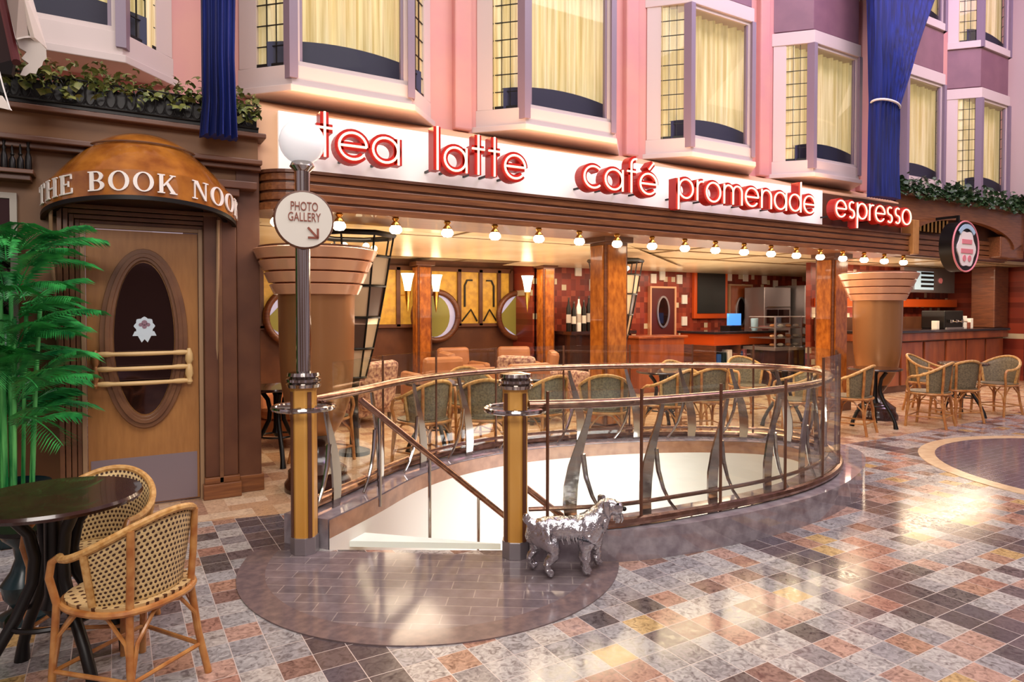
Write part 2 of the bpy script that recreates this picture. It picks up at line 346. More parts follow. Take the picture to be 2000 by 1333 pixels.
# ---------------------------------------------------------------- setting: floor, stairwell
def spline(P,n=8,closed=False):
    out=[]; m=len(P); rng=range(m if closed else m-1)
    g=(lambda i:P[i%m]) if closed else (lambda i:P[max(0,min(m-1,i))])
    for i in rng:
        p0,p1,p2,p3=(Vector(g(i-1)),Vector(g(i)),Vector(g(i+1)),Vector(g(i+2)))
        for k in range(n):
            t=k/n; out.append(tuple(.5*((2*p1)+(p2-p0)*t+(2*p0-5*p1+4*p2-p3)*t*t+(3*p1-3*p2+p3-p0)*t**3)))
    if not closed: out.append(tuple(P[-1]))
    return out
PL=(.99,4.16); PR=(2.07,3.43)           # the two newel posts of the stair entry
rail2=[(2.12,3.36),(2.6,3.17),(3.2,3.10),(3.85,3.08),(4.4,3.14),(4.9,3.30),(5.35,3.58),(5.65,3.95),(5.6,4.4),(5.2,4.78),(4.65,5.08),(4.0,5.30),(3.28,5.40),(2.6,5.30),(2.0,5.02),(1.45,4.56),(1.04,4.24)]
RL=spline(rail2,8)
def offs(P,d):
    o=[]
    for i,p in enumerate(P):
        a,b=P[max(i-1,0)],P[min(i+1,len(P)-1)]; dx,dy=b[0]-a[0],b[1]-a[1]; l=math.hypot(dx,dy); o.append((p[0]+dy/l*d,p[1]-dx/l*d))
    return o
outer=offs(RL,.20); inner=offs(RL,-.14); outer2=[]
for i,p in enumerate(outer):            # the kerb widens round the right-hand end
    w=math.exp(-((i-60)/14.0)**2)*.22-math.exp(-(i/9.0)**2)*.14; a=offs(RL,.20+w)[i]; outer2.append(a)
outer=outer2
hole=inner[:]
def planar(name,outl,holes,z,m):
    bm=bmesh.new()
    for loop in [outl]+holes:
        vs=[bm.verts.new((x,y,z)) for x,y in loop]
        for i in range(len(vs)): bm.edges.new((vs[i],vs[(i+1)%len(vs)]))
    bmesh.ops.triangle_fill(bm,use_beauty=True,use_dissolve=False,edges=bm.edges[:],normal=(0,0,1))
    for f in bm.faces:
        if f.normal.z<0: f.normal_flip()
    me=bpy.data.meshes.new(name); bm.to_mesh(me); bm.free(); me.materials.append(m); o=bpy.data.objects.new(name,me); C.objects.link(o); o['kind']='structure'; return o
planar('floor',[(-5,-4),(22,-4),(22,13),(-5,13)],[hole],0,M['floor'])
def disc(cx,cy,r,n=64): return [(cx+r*math.cos(2*PI*k/n),cy+r*math.sin(2*PI*k/n)) for k in range(n)]
# semicircular landing of grey brick in front of the stairs (thin paving slab)
def arcpoly(r):
    c=(1.66,3.72); u=Vector((PR[0]-PL[0],PR[1]-PL[1])).normalized(); a0=math.atan2(u.y,u.x)
    return [(c[0]+r*math.cos(a0-PI*k/48),c[1]+r*math.sin(a0-PI*k/48)) for k in range(49)]
a_in,a_out=arcpoly(.97),arcpoly(1.12)
MB().prism(a_in,0,.006).build('floor',M['platform'])['kind']='structure'
mb=MB()
for i in range(48): mb.prism([a_in[i],a_in[i+1],a_out[i+1],a_out[i]],0,.0065)
mb.build('floor',M['ring'])['kind']='structure'
mc=(8.1,2.2); mb=MB(); d1,d2=disc(*mc,1.67),disc(*mc,1.82)
MB().prism(d1,0,.004).build('floor',M['medallion'])['kind']='structure'
for i in range(64): mb.prism([d1[i],d1[(i+1)%64],d2[(i+1)%64],d2[i]],0,.005)
mb.build('floor',M['cream_ring'])['kind']='structure'
# kerb round the well
mb=MB(); n=len(RL); H=.19
vs=[(x,y,0) for x,y in outer]+[(x,y,H) for x,y in outer]+[(x,y,H) for x,y in inner]+[(x,y,-.02) for x,y in inner]
fs=[]
for i in range(n-1):
    fs+=[(i,i+1,n+i+1,n+i),(n+i,n+i+1,2*n+i+1,2*n+i),(2*n+i,2*n+i+1,3*n+i+1,3*n+i)]
fs+=[(0,n,2*n,3*n),(n-1,2*n-1,3*n-1,4*n-1)]
tag(mb.add(vs,fs).build('trim_1',M['kerb_side']),kind='structure')
# shaft walls below floor level
mb=MB(); wh=offs(RL,-.15); m_=len(wh)
for z0,z1,mt,nm in ((.07,.185,'brown_stone','wall_stairwell'),(-3.2,.07,'cream','wall_stairwell')):
    q=MB(); q.add([(x,y,z0) for x,y in wh]+[(x,y,z1) for x,y in wh],[(i,(i+1)%m_,m_+(i+1)%m_,m_+i) for i in range(m_-1)])
    tag(q.build(nm,M[mt],smooth=True),kind='structure')
# closing wall under the landing edge + lower floor
tag(MB().add([(*wh[-1],-3.2),(*wh[0],-3.2),(*wh[0],-.002),(*wh[-1],-.002)],[(0,1,2,3)]).build('wall_stairwell',M['cream']),kind='structure')
tag(MB().prism(disc(3.4,4.2,3.4),-3.25,-3.2).build('floor',M['brown_stone']),kind='structure')
# staircase going down into the well
u=Vector((PR[0]-PL[0],PR[1]-PL[1],0)).normalized(); w_=Vector((-u.y,u.x,0)); mid=Vector(((PL[0]+PR[0])/2,(PL[1]+PR[1])/2,0))

st=empty('staircase',tuple(mid+Vector((0,0,-3.2))),0,label='stone staircase leading down into the oval stairwell between two amber wooden posts',cat='staircase')
MB().prism([(1.17,4.335),(2.12,3.70),(1.42,4.375)],-.05,-.012).build('landing_nosing',M['nosing'],st,world=True)
for k in range(14):
    a=mid+w_*(.05+.12*k)+u*(.09*k); z=-.17*(k+1); hw=.50
    p=[a-u*hw,a+u*hw,a+u*hw+w_*.16,a-u*hw+w_*.16]
    MB().prism([(q.x,q.y) for q in p],z-.05,z).build('tread',M['white'] if k==0 else M['brown_stone'],st,world=True)
for sgn in (-1,1):
    a=mid+w_*.05+u*(sgn*.53); b=a+w_*1.6+u*1.2; q=MB()
    t=u*.02; q.add([a-t+Vector((0,0,-.05)),b-t+Vector((0,0,-2.4)),b-t+Vector((0,0,-2.1)),a-t+Vector((0,0,.0)),a+t+Vector((0,0,-.05)),b+t+Vector((0,0,-2.4)),b+t+Vector((0,0,-2.1)),a+t+Vector((0,0,.0))],[(0,1,2,3),(7,6,5,4),(0,4,5,1),(1,5,6,2),(2,6,7,3),(3,7,4,0)]).build('stringer',M['white'],st,world=True)
def hr(a,b,name,label):
    h=empty(name,tuple(b),0,label=label,cat='handrail'); MB().tube([a+(b-a)*(i/12) for i in range(13)],.022,10).build('rail',M['railsteel'],h,True,True)
    for t in (.12,.45,.8):
        p=a+(b-a)*t; MB().tube([p,p+Vector((0,0,-.62))],.012,8).build('baluster',M['steel'],h,True,True)
hr(mid-u*.40+w_*.35+Vector((0,0,.90)),mid+u*.52+w_*.95+Vector((0,0,-.05)),'stair_handrail','bronze handrail sloping down from the left post into the stairwell')
hr(mid+u*.60+w_*.2+Vector((0,0,.45)),mid+u*1.25+w_*.35+Vector((0,0,-.1)),'stair_handrail','bronze handrail sloping down behind the silver dog statue')
# ---------------------------------------------------------------- newel posts
def post(loc,label):
    t=empty('newel_post',loc,R(-34),label=label,cat='post')
    oc=[(.072*math.cos(PI/8+PI/4*k)*1.08,.072*math.sin(PI/8+PI/4*k)*1.08) for k in range(8)]
    MB().prism(oc,.10,1.03).build('shaft',M['postwood'],t,bevel=.004)
    MB().prism([(x*1.1,y*1.1) for x,y in oc],.006,.11).build('steel_shoe',M['steelbrushed'],t,bevel=.003)
    for k in (0,2,4,6):
        a=PI/4*k+PI/4; x,y=.078*math.cos(a),.078*math.sin(a); q=MB().box(-.012,.012,-.004,.004,.11,1.0); q.xf(Matrix.Translation((x,y,0))@Matrix.Rotation(a+PI/2,4,'Z')); q.build('inlay_strip',M['panel_brown'],t)
    MB().lathe([(.06,1.02),(.10,1.025),(.105,1.045),(.09,1.05),(.105,1.06),(.105,1.075),(.085,1.085),(.10,1.095),(.095,1.115),(.03,1.125)],24).build('cap_collar',M['steel'],t,True)
    MB().tube([(.18*math.cos(2*PI*k/32),.18*math.sin(2*PI*k/32),.90) for k in range(32)],.016,8,True).build('ring_collar',M['steel'],t,True)
    q=MB()
    for k in range(4): a=PI/2*k; q.tube([(.07*math.cos(a),.07*math.sin(a),.9),(.18*math.cos(a),.18*math.sin(a),.9)],.012,6)
    q.build('collar_spoke',M['steel'],t,True)
    return t
post((PL[0],PL[1],0),'amber wooden octagonal post carrying the globe lamp pole, left of the stair entry')
post((PR[0],PR[1],0),'amber wooden octagonal post beside the silver dog, right of the stair entry')
# globe lamp standing on left post
g=empty('globe_lamp',(PL[0],PL[1],1.12),0,label='white milk glass globe lamp on steel pole above the left stair post',cat='lamp')
MB().tube([(0,0,0),(0,0,1.28)],.045,20).build('pole',M['steel'],g,True)
MB().lathe([(.045,1.22),(.075,1.25),(.06,1.28),(.05,1.30)],20).build('globe_fitter',M['steel'],g,True)
MB().ball((0,0,1.40),.135,14).build('globe',M['globe'],g,True)
# round direction sign on the pole
def text_mesh(txt,size,m,name,parent,loc,rot,ext=.002,sx=1):
    cu=bpy.data.curves.new(name,'FONT'); cu.body=txt; cu.size=size; cu.extrude=ext; cu.align_x='CENTER'; cu.align_y='CENTER'; cu.space_line=.85
    tmp=bpy.data.objects.new(name,cu); C.objects.link(tmp); bpy.context.view_layer.update()
    me=bpy.data.meshes.new_from_object(tmp.evaluated_get(bpy.context.evaluated_depsgraph_get())); bpy.data.objects.remove(tmp)
    me.materials.clear(); me.materials.append(m); o=bpy.data.objects.new(name,me); C.objects.link(o); o.parent=parent; o.location=loc; o.rotation_euler=rot; o.scale=(sx,1,1); return o
sg=empty('direction_sign',(PL[0]+.0,PL[1]-.0,2.04),R(0),label='round cream sign reading photo gallery with an arrow, clamped to the lamp pole',cat='sign')
sg.rotation_euler=(0,0,R(-6)); 
MB().lathe([(.165,-.078),(.165,-.055)],40).xf(Matrix.Rotation(R(90),4,'X')@Matrix.Scale(1,4)).build('sign_disc',mat('cream_sign_face',hx('dcd8cc'),.4),sg)
# lathe axis z -> -y/+y after the turn; face at y=+.078 flips to front by mirroring
sg.children[0].rotation_euler=(0,0,PI)
MB().tube([(.167*math.cos(2*PI*k/40),-.066,.167*math.sin(2*PI*k/40)) for k in range(40)],.010,8,True).build('sign_rim',M['panel_brown'],sg,True)
q=MB().tube([(0,-.06,-.02),(0,0,-.02)],.03,10); q.build('clamp',M['steel'],sg,True)
text_mesh('PHOTO\nGALLERY',.075,M['redink'],'lettering',sg,(.0,-.081,.045),(R(90),0,0),.002,.62)
q=MB(); q.ribbon([(.02,-.045),(.075,-.105)],.012,-.084,-.080); q.ribbon([(.078,-.05),(.078,-.108)],.012,-.084,-.080); q.ribbon([(.02,-.106),(.082,-.106)],.012,-.084,-.080); q.build('arrow',M['redink'],sg)
# ---------------------------------------------------------------- railing round the well
def sub(P,a,b): return P[a:b]
rt=empty('stairwell_railing',(3.5,4.2,H),0,label='curved steel and glass railing standing on the kerb around the oval stairwell',cat='railing')
MB().tube([(x,y,.93) for x,y in RL],.040,12,flat=.7).build('handrail',M['railsteel'],rt,True,True)
MB().tube([(x,y,.30) for x,y in RL],.014,8).build('lower_rail',M['railsteel'],rt,True,True)
gl=offs(RL,.09); MB().tube([(x,y,H+.03) for x,y in gl],.028,8).build('glass_channel',M['railsteel'],rt,True,True)
k0=0
for k,i in enumerate(range(2,len(gl)-9,8)):
    a,b=gl[i],gl[min(i+8,len(gl)-1)]; top=1.02 if k<4 else 1.14
    d=Vector((b[0]-a[0],b[1]-a[1])); L=d.length; d/=L; a=Vector(a)+d*.008; b=Vector(b)-d*.008; nn=Vector((-d.y,d.x))*.005
    q=MB().prism([tuple(a-nn),tuple(b-nn),tuple(b+nn),tuple(a+nn)],H+.05,top); q.build('glass_panel',M['glass'],rt,world=True)
    q=MB(); q.box(-.006,.006,-.008,.008,H,top).xf(Matrix.Translation((a.x,a.y,0))); q.build('panel_edge_strip',M['panel_brown'],rt,world=True)
for i in range(5,len(RL)-3,7):
    x,y=RL[i]; a,b=RL[max(i-1,0)],RL[min(i+1,len(RL)-1)]; t=Vector((b[0]-a[0],b[1]-a[1],0)).normalized(); nin=Vector((-t.y,t.x,0))
    base=Vector((x,y,0))
    def pt(s,z): return base+nin*s+Vector((0,0,z))
    # crescent blade: thin at the handrail, broad at the middle, in the plane of the rail
    prof=[(.90,.014,.09),(.80,.018,.065),(.68,.028,.025),(.55,.038,-.012),(.42,.044,-.035),(.30,.042,-.04),(.19,.036,-.03)]
    q=MB(); vs=[]
    for z,wd,s in prof:
        for e1,e2 in ((-wd,-.007),(wd,-.007),(wd,.007),(-wd,.007)): vs.append(base+t*(s+e1)+nin*(e2+.02)+Vector((0,0,z)))
    fs=[]
    for r in range(len(prof)-1):
        for c in range(4): fs.append((4*r+c,4*r+(c+1)%4,4*r+4+(c+1)%4,4*r+4+c))
    fs+=[(3,2,1,0),tuple(4*(len(prof)-1)+c for c in range(4))]
    q.add(vs,fs).build('baluster',M['steel'],rt,True,True)
    q=MB().tube([base+t*s+nin*.02+Vector((0,0,z)) for s,z in ((.04,.62),(.06,.48),(.10,.36),(.15,.27),(.21,.20))],[.018,.016,.013,.011,.010],8); q.build('curved_stay',M['steel'],rt,True,True)
# ---------------------------------------------------------------- silver dog statue
def skin_obj(name,verts,edges,radii,m,parent,sub=2,root=0):
    me=bpy.data.meshes.new(name); me.from_pydata(verts,edges,[]); me.materials.append(m); o=bpy.data.objects.new(name,me); C.objects.link(o); o.parent=parent
    s=o.modifiers.new('skin','SKIN'); s.use_smooth_shade=True
    sv=me.skin_vertices[0].data
    for i,r in enumerate(radii): sv[i].radius=(r if isinstance(r,tuple) else (r,r)); sv[i].use_root=(i==root)
    b=o.modifiers.new('sub','SUBSURF'); b.levels=sub; b.render_levels=sub; return o
dg=empty('dog_statue',(2.19,3.05,.0065),R(-24),label='shaggy polished silver dog statue standing beside the right stair post',cat='statue')
dg.scale=(1.06,1.06,1.06)
V=[(-.155,0,.250),(-.05,0,.240),(.07,0,.238),(.135,0,.25),(.175,0,.305),(.205,0,.355),(.250,0,.345),(.300,0,.325)]
Rd=[.074,.068,.080,.082,.064,.058,.044,.034]; E=[(i,i+1) for i in range(7)]
def leg(att,pts,rs):
    p=att
    for q,r in zip(pts,rs): V.append(q); Rd.append(r); E.append((p,len(V)-1)); p=len(V)-1
for sg_ in (-1,1):
    f=.045*sg_
    leg(3,[(.125+f,.055*sg_,.18),(.12+f,.06*sg_,.10),(.125+f,.06*sg_,.035),(.150+f,.06*sg_,.018)],[.042,.030,.023,.026])
    f=-f*.8
    leg(0,[(-.14+f,.058*sg_,.18),(-.12+f,.062*sg_,.125),(-.165+f,.062*sg_,.075),(-.15+f,.062*sg_,.03),(-.125+f,.062*sg_,.018)],[.052,.036,.023,.021,.026])
leg(0,[(-.20,0,.27),(-.225,0,.30),(-.235,0,.33)],[.026,.022,.018])
dogb=skin_obj('body',V,E,Rd,M['chrome'],dg,3,1)
dt=bpy.data.textures.new('fur','CLOUDS'); dt.noise_scale=.022; dm=dogb.modifiers.new('disp','DISPLACE'); dm.texture=dt; dm.strength=.016; dm.mid_level=.5; dm.texture_coords='LOCAL'
for s in (-1,1): MB().tube([(.200,.03*s,.393),(.192,.056*s,.385),(.19,.066*s,.345),(.20,.062*s,.31)],[.012,.02,.018,.008],8).build('ear',M['chrome'],dg,True)
MB().ball((.306,0,.334),.013,6).build('nose',M['dark'],dg,True)
for s in (-1,1): MB().ball((.262,.034*s,.372),.007,6).build('eye',M['dark'],dg,True)
q=MB(); random.seed(3)
for i in range(60):
    a=random.uniform(0,2*PI); x=random.uniform(.09,.20); r=.058; z0=.24+(x-.09)*.7
    p=Vector((x,r*math.sin(a),z0+r*math.cos(a)*.9)); q.tube([p,p+Vector((-.01,.012*math.sin(a),-.03)),p+Vector((-.004,.008*math.sin(a),-.055))],[.008,.006,.002],5)
for i in range(40):
    x=random.uniform(-.15,.1); s=random.choice((-1,1)); p=Vector((x,.055*s,.235)); q.tube([p,p+Vector((-.006,.006*s,-.03)),p+Vector((.004,.0,-.062))],[.008,.006,.002],5)
for i in range(14):
    s=random.choice((-1,1)); p=Vector((random.uniform(.25,.29),.018*s,.315)); q.tube([p,p+Vector((.006,.006*s,-.03)),p+Vector((.0,.0,-.05))],[.007,.005,.002],5)
q.build('fur_locks',M['chrome'],dg,True)['kind']='stuff'
# ---------------------------------------------------------------- book nook frontage
FY=5.80
def st_(mb,name,m,**k): o=mb.build(name,m,**k); o['kind']='structure'; return o
st_(MB().box(-4,-.20,FY,FY+.2,0,2.95).box(.58,1.02,FY,FY+.2,0,2.95).box(-.20,.58,FY,FY+.2,2.12,2.95),'wall_book_nook',M['wall_brown'])
# pilaster + plinth right of the door, stepped back side face
st_(MB().box(.60,.84,FY-.08,FY,0.17,2.42).box(.85,1.03,FY-.015,FY+.35,0.0,2.65),'trim_2',M['panel_brown'],bevel=.006)
st_(MB().box(.58,.86,FY-.12,FY,0,.12).box(.59,.85,FY-.10,FY,.12,.17).box(.86,1.05,FY-.02,FY+.33,0,.14),'trim_3',M['wood_h'],bevel=.006)
st_(MB().box(.585,.86,FY-.13,FY,2.40,2.46).box(.57,.99,FY-.15,FY,2.46,2.52),'trim_4',M['panel_brown'],bevel=.006)
# cornice over the shop
st_(MB().box(-4,1.03,FY-.10,FY,2.62,2.66).box(-4,1.03,FY-.16,FY,2.66,2.70).box(-4,1.05,FY-.22,FY,2.86,2.90),'trim_5',M['panel_brown'],bevel=.008)
st_(MB().box(-4,1.0,FY-.13,FY,2.70,2.86),'trim_6',M['wall_brown'])
# door frame, stepped
mb=MB()
for k,(o_,d_) in enumerate(((.16,.10),(.125,.075),(.09,.055),(.055,.035))):
    x0,x1,z1=-.19-o_,.57+o_,2.10+o_
    i_=o_-.03
    mb.box(x0,x0+.03,FY-d_,FY,0,z1).box(x1-.03,x1,FY-d_,FY,0,z1).box(x0+.03,x1-.03,FY-d_+.001,FY,z1-.03,z1-.001)
d=empty('door_1',(.19,FY-.02,0)); d['kind']='structure'
mb.build('door_frame',M['trim'],d,world=True,bevel=.003)
MB().box(-.215,-.185,FY-.045,FY,0,2.13).box(.565,.595,FY-.045,FY,0,2.13).box(-.185,.565,FY-.044,FY,2.10,2.129).build('door_lining',M['trimlight'],d,world=True,bevel=.003)
def ell(cx,cz,a,b,n=48): return [(cx+a*math.cos(2*PI*k/n),cz+b*math.sin(2*PI*k/n)) for k in range(n)]
dleaf=MB().box(-.182,.562,FY-.02,FY+.03,.012,2.09).build('door_leaf',M['doorwood'],d,world=True,bevel=.003)
MB().box(-.165,.545,FY-.026,FY-.018,.02,.38).build('kick_plate',M['kick'],dleaf,world=True)
ofr=None
for k,(a,dd) in enumerate(((.275,.045),(.245,.06),(.222,.05))):
    q=MB(); q.ribbon(ell(.19,1.28,a,.66-(.275-a)*1.0),.032 if k else .04,FY-dd,FY-.018,True); q.build('oval_moulding',M['trim'],dleaf,world=True,bevel=.004)
gp=MB().prism(ell(.19,1.28,.20,.575),FY-.030,FY-.018,'XZ').build('oval_pane',M['darkglass'],dleaf,world=True)
# emblem sticker on the pane (rosette)
q=MB(); rs=[]
for k in range(32):
    r=.066+.006*math.cos(8*2*PI*k/32); rs.append((.19+r*math.cos(2*PI*k/32),1.375+r*math.sin(2*PI*k/32)))
q.prism(rs,FY-.033,FY-.0295,'XZ').prism([(.11,1.30),(.27,1.30),(.255,1.335),(.125,1.335)],FY-.0335,FY-.0295,'XZ').prism([(.14,1.31),(.17,1.25),(.19,1.275),(.21,1.25),(.24,1.31)],FY-.033,FY-.0295,'XZ').build('emblem_sticker',mat('pale_blue_white_sticker',hx('c9d8e0'),.4),d,world=True)
q=MB()
for x,z,r in ((.19,1.40,.02),(.165,1.385,.014),(.215,1.385,.014),(.19,1.37,.016)): q.prism(disc(x,z,r,12),FY-.0345,FY-.0325,'XZ')
q.build('emblem_print',mat('mauve_print',hx('8a6a78'),.5),d,world=True)
# three-bar turned wood guard across the pane
gd=empty('guard_rail',(.18,FY-.03,.95),0,label='three turned pale wooden guard bars across the oval door pane',cat='guard rail')
for z in (1.17,1.06,.95):
    pts=[(-.13+.62*k/16,FY-.07-.05*math.sin(PI*k/16),z+.0) for k in range(17)]
    rs=[.013+.006*(1 if k in (1,2,14,15) else 0)+.004*math.sin(PI*k/16) for k in range(17)]
    MB().tube(pts,rs,10).build('bar',M['brownpale'],gd,True,True)
for x in (-.13,.49):
    MB().lathe([(.012,0),(.026,.02),(.018,.05),(.03,.08),(.026,.13),(.016,.16),(.03,.19),(.026,.24),(.012,.28)],16,(x,FY-.07,.92)).build('end_spindle',M['brownpale'] if x>0 else M['copper'],gd,True,True)
    MB().box(x-.01,x+.01,FY-.07,FY-.018,1.04,1.07).build('bracket',M['brownpale'],gd,world=True)
# dome awning
aw=empty('dome_awning',(.2,FY,2.18),0,label='glossy burl wood dome awning lettered THE BOOK NOOK over the door',cat='awning')
ax,by=.645,.52; cx0=.2
def rimpt(t,off=0):  # t 0..1 left to right
    a=PI*(1-t); return cx0+(ax+off)*math.cos(a),FY-(by+off)*math.sin(a)
def botz(t): return 2.17+.12*math.sin(PI*t)
NN=40
def band(off,z0,z1):
    q=MB(); vs=[]
    for k in range(NN+1):
        t=k/NN; x,y=rimpt(t,off); x2,y2=rimpt(t,off-.03); b=botz(t)
        vs+=[(x,y,b+z0),(x,y,b+z1),(x2,y2,b+z1),(x2,y2,b+z0)]
    fs=[]
    for k in range(NN):
        for c in range(4): fs.append((4*k+c,4*k+(c+1)%4,4*k+4+(c+1)%4,4*k+4+c))
    return q.add(vs,fs)
fband=band(0,0,.175).build('fascia_band',M['dome'],aw,True,True)
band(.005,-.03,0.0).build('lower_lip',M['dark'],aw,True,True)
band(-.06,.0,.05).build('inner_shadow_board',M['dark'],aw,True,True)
q=MB(); rows=10; vs=[]
for j in range(rows+1):
    f=j/rows*PI/2; s=math.cos(f); h_=math.sin(f)
    if j>4: s*=.97
    for k in range(NN+1):
        t=k/NN; a=PI*(1-t); zb=botz(t)+.175; s=1-j/rows; h_=(1-s*s)*.97+(.03 if j>4 else 0)
        x=cx0+ax*.985*max(s,.0)*math.cos(a)*1.0; y=FY-by*.985*max(s,0)*math.sin(a); z=zb*(1-h_)+2.84*h_ if False else zb+(2.83-zb)*h_
        vs.append((x,y,z))
fs=[(j*(NN+1)+k,j*(NN+1)+k+1,(j+1)*(NN+1)+k+1,(j+1)*(NN+1)+k) for j in range(rows) for k in range(NN)]
q.add(vs,fs).build('dome_shell',M['dome'],aw,True,True)
q=MB(); pts=[]
for k in range(NN+1):
    t=k/NN; a=PI*(1-t); s=.60; zb=botz(t)+.175
    pts.append((cx0+ax*s*math.cos(a),FY-by*s*math.sin(a),zb+(2.83-zb)*.66))
q.tube(pts,.007,6).build('rib_moulding',M['trim'],aw,True,True)
for x0,x1 in ((-.38,-.33),(.70,.69)):
    MB().tube([(x0,FY-.14,2.2),(x0,FY-.10,1.9),(x1,FY-.06,.95),(x1,FY-.03,.70)],[.012,.013,.014,.016],8).build('support_rod',M['trimlight'],aw,True,True)
# serif letters bent round the band
def serif(ch):
    P=[]; bar=lambda x0,x1,z0,z1:P.append([(x0,z0),(x1,z0),(x1,z1),(x0,z1)])
    def ring(cx,cz,a,b,th,tn,a0=0,a1=2*PI,n=22):
        for k in range(n):
            g0,g1=a0+(a1-a0)*k/n,a0+(a1-a0)*(k+1)/n
            def o(g): return (cx+a*math.cos(g),cz+b*math.sin(g))
            def i(g): return (cx+(a-th)*math.cos(g),cz+(b-tn)*math.sin(g))
            P.append([o(g0),o(g1),i(g1),i(g0)])
    if ch=='T': bar(.30,.48,0,1); bar(0,.78,.92,1); bar(0,.06,.72,1); bar(.72,.78,.72,1); bar(.18,.60,0,.06); w=.78
    elif ch=='H': bar(.08,.25,0,1); bar(.62,.79,0,1); bar(.2,.7,.47,.55); [bar(x,x+.33,z,z+.06) for x in (0,.54) for z in (0,.94)]; w=.87
    elif ch=='E': bar(.08,.26,0,1); bar(0,.68,.93,1); bar(0,.72,0,.07); bar(.2,.52,.47,.54); bar(.62,.68,.74,1); bar(.66,.72,0,.28); bar(.48,.53,.36,.65); w=.72
    elif ch=='B': bar(.08,.26,0,1); bar(0,.4,.94,1); bar(0,.4,0,.06); bar(.2,.4,.49,.55); ring(.38,.745,.30,.255,.16,.06,-PI/2,PI/2,12); ring(.38,.27,.36,.27,.18,.06,-PI/2,PI/2,12); w=.76
    elif ch=='O': ring(.46,.5,.46,.52,.18,.06); w=.92
    elif ch=='K': bar(.08,.26,0,1); [bar(0,.34,z,z+.06) for z in (0,.94)]; P.append([(.24,.42),(.30,.36),(.74,.95),(.64,.95)]); P.append([(.34,.56),(.48,.62),(.86,.03),(.64,.03)]); bar(.56,.84,.94,1); bar(.56,.92,0,.06); w=.9
    elif ch=='N': bar(.10,.16,0,1); bar(.72,.78,0,1); P.append([(.08,1),(.28,1),(.80,0),(.70,0)]); bar(0,.3,.94,1); bar(.0,.28,0,.06); bar(.60,.9,.94,1); w=.9
    return P,w
txt='THE BOOK NOOK'; hL=.132; gap=.16; tot=0
for ch in txt: tot+=.62 if ch==' ' else serif(ch)[1]+gap
# arc length table
tab=[0]; 
for k in range(400): a=rimpt(k/400); b=rimpt((k+1)/400); tab.append(tab[-1]+math.dist(a,b))
Ltot=tab[-1]
def s2t(s):
    lo=0
    while lo<399 and tab[lo+1]<s: lo+=1
    return (lo+(s-tab[lo])/(tab[lo+1]-tab[lo]))/400
s0=Ltot*.05; sc=(Ltot*.925)/tot; cur=0
for ch in txt:
    if ch==' ': cur+=.62; continue
    P,w=serif(ch); q=MB()
    def mp(x,z,off):
        t=s2t(s0+(cur+x)*sc); X,Y=rimpt(t,off); return (X,Y,botz(t)+.028+z*hL)
    for poly in P:
        n_=len(poly); q.add([mp(x,z,.004) for x,z in poly]+[mp(x,z,.014) for x,z in poly],[tuple(range(n_)),tuple(range(2*n_-1,n_-1,-1))]+[(i,(i+1)%n_,n_+(i+1)%n_,n_+i) for i in range(n_)])
    q.build('letter',M['white'],fband,world=True); cur+=w+gap
# shelf with dark finials at far left
sh=MB().box(-4,-.47,FY-.18,FY,2.43,2.46).box(-4,-.49,FY-.14,FY,2.39,2.43).build('wall_shelf',M['panel_brown'],bevel=.005); tag(sh,'dark brown ledge on the wall left of the dome awning','shelf')
fin=None
for i,x in enumerate((-.69,-.64,-.595,-.55,-.505)):
    h_=(.20,.24,.17,.18,.24)[i]
    q=MB().lathe([(.018,0),(.021,.02),(.019,h_*.4),(.008,h_*.55),(.014,h_*.62),(.007,h_*.7),(.010,h_*.8),(.003,h_)],14,(x,FY-.10,2.46))
    tag(q.build('bottle',M['dark'],smooth=True),'dark bottle on the wall ledge, '+('first from the left edge','second from the left edge','third from the left edge','fourth from the left edge','nearest the dome awning')[i],'bottle','dark bottles on the wall ledge')
w7=empty('window_7',(-.9,FY-.02,1.9)); w7['kind']='structure'
MB().box(-1.3,-.58,FY-.05,FY,2.27,2.31).box(-.62,-.58,FY-.049,FY,.8,2.27).build('window_frame',M['greycloth'],w7,world=True)
MB().box(-1.3,-.62,FY-.03,FY-.01,.8,2.27).build('pane',M['darkglass'],w7,world=True)
# ---------------------------------------------------------------- wrought iron planter box and ivy
def planter(x0,x1,y,z,label,loops=True):
    t=empty('window_box',((x0+x1)/2,y,z),0,label=label,cat='window box')
    MB().box(x0,x1,y,y+.16,z,z+.03).build('tray',M['dark'],t,world=True)
    q=MB()
    for zz in (z+.03,z+.20): q.tube([(x0,y-.01,zz),(x1,y-.01,zz)],.008,6)
    q.tube([(x1,y-.01,z+.2),(x1,y+.15,z+.2)],.008,6).build('iron_rail',M['dark'],t,True,True)
    q=MB(); x=x0+.04
    while x<x1-.02:
        q.tube([(x+.034*math.cos(2*PI*k/12),y-.01,z+.115+.078*math.sin(2*PI*k/12)) for k in range(12)],.005,5,True); x+=.062
    q.build('iron_loops',M['dark'],t,True,True)
    MB().box(x0+.01,x1-.01,y+.02,y+.14,z+.03,z+.17).build('soil_liner',M['dark'],t,world=True)
    return t
planter(-1.6,.99,5.58,2.86+.04,'black wrought iron window box on the cornice above the dome awning')
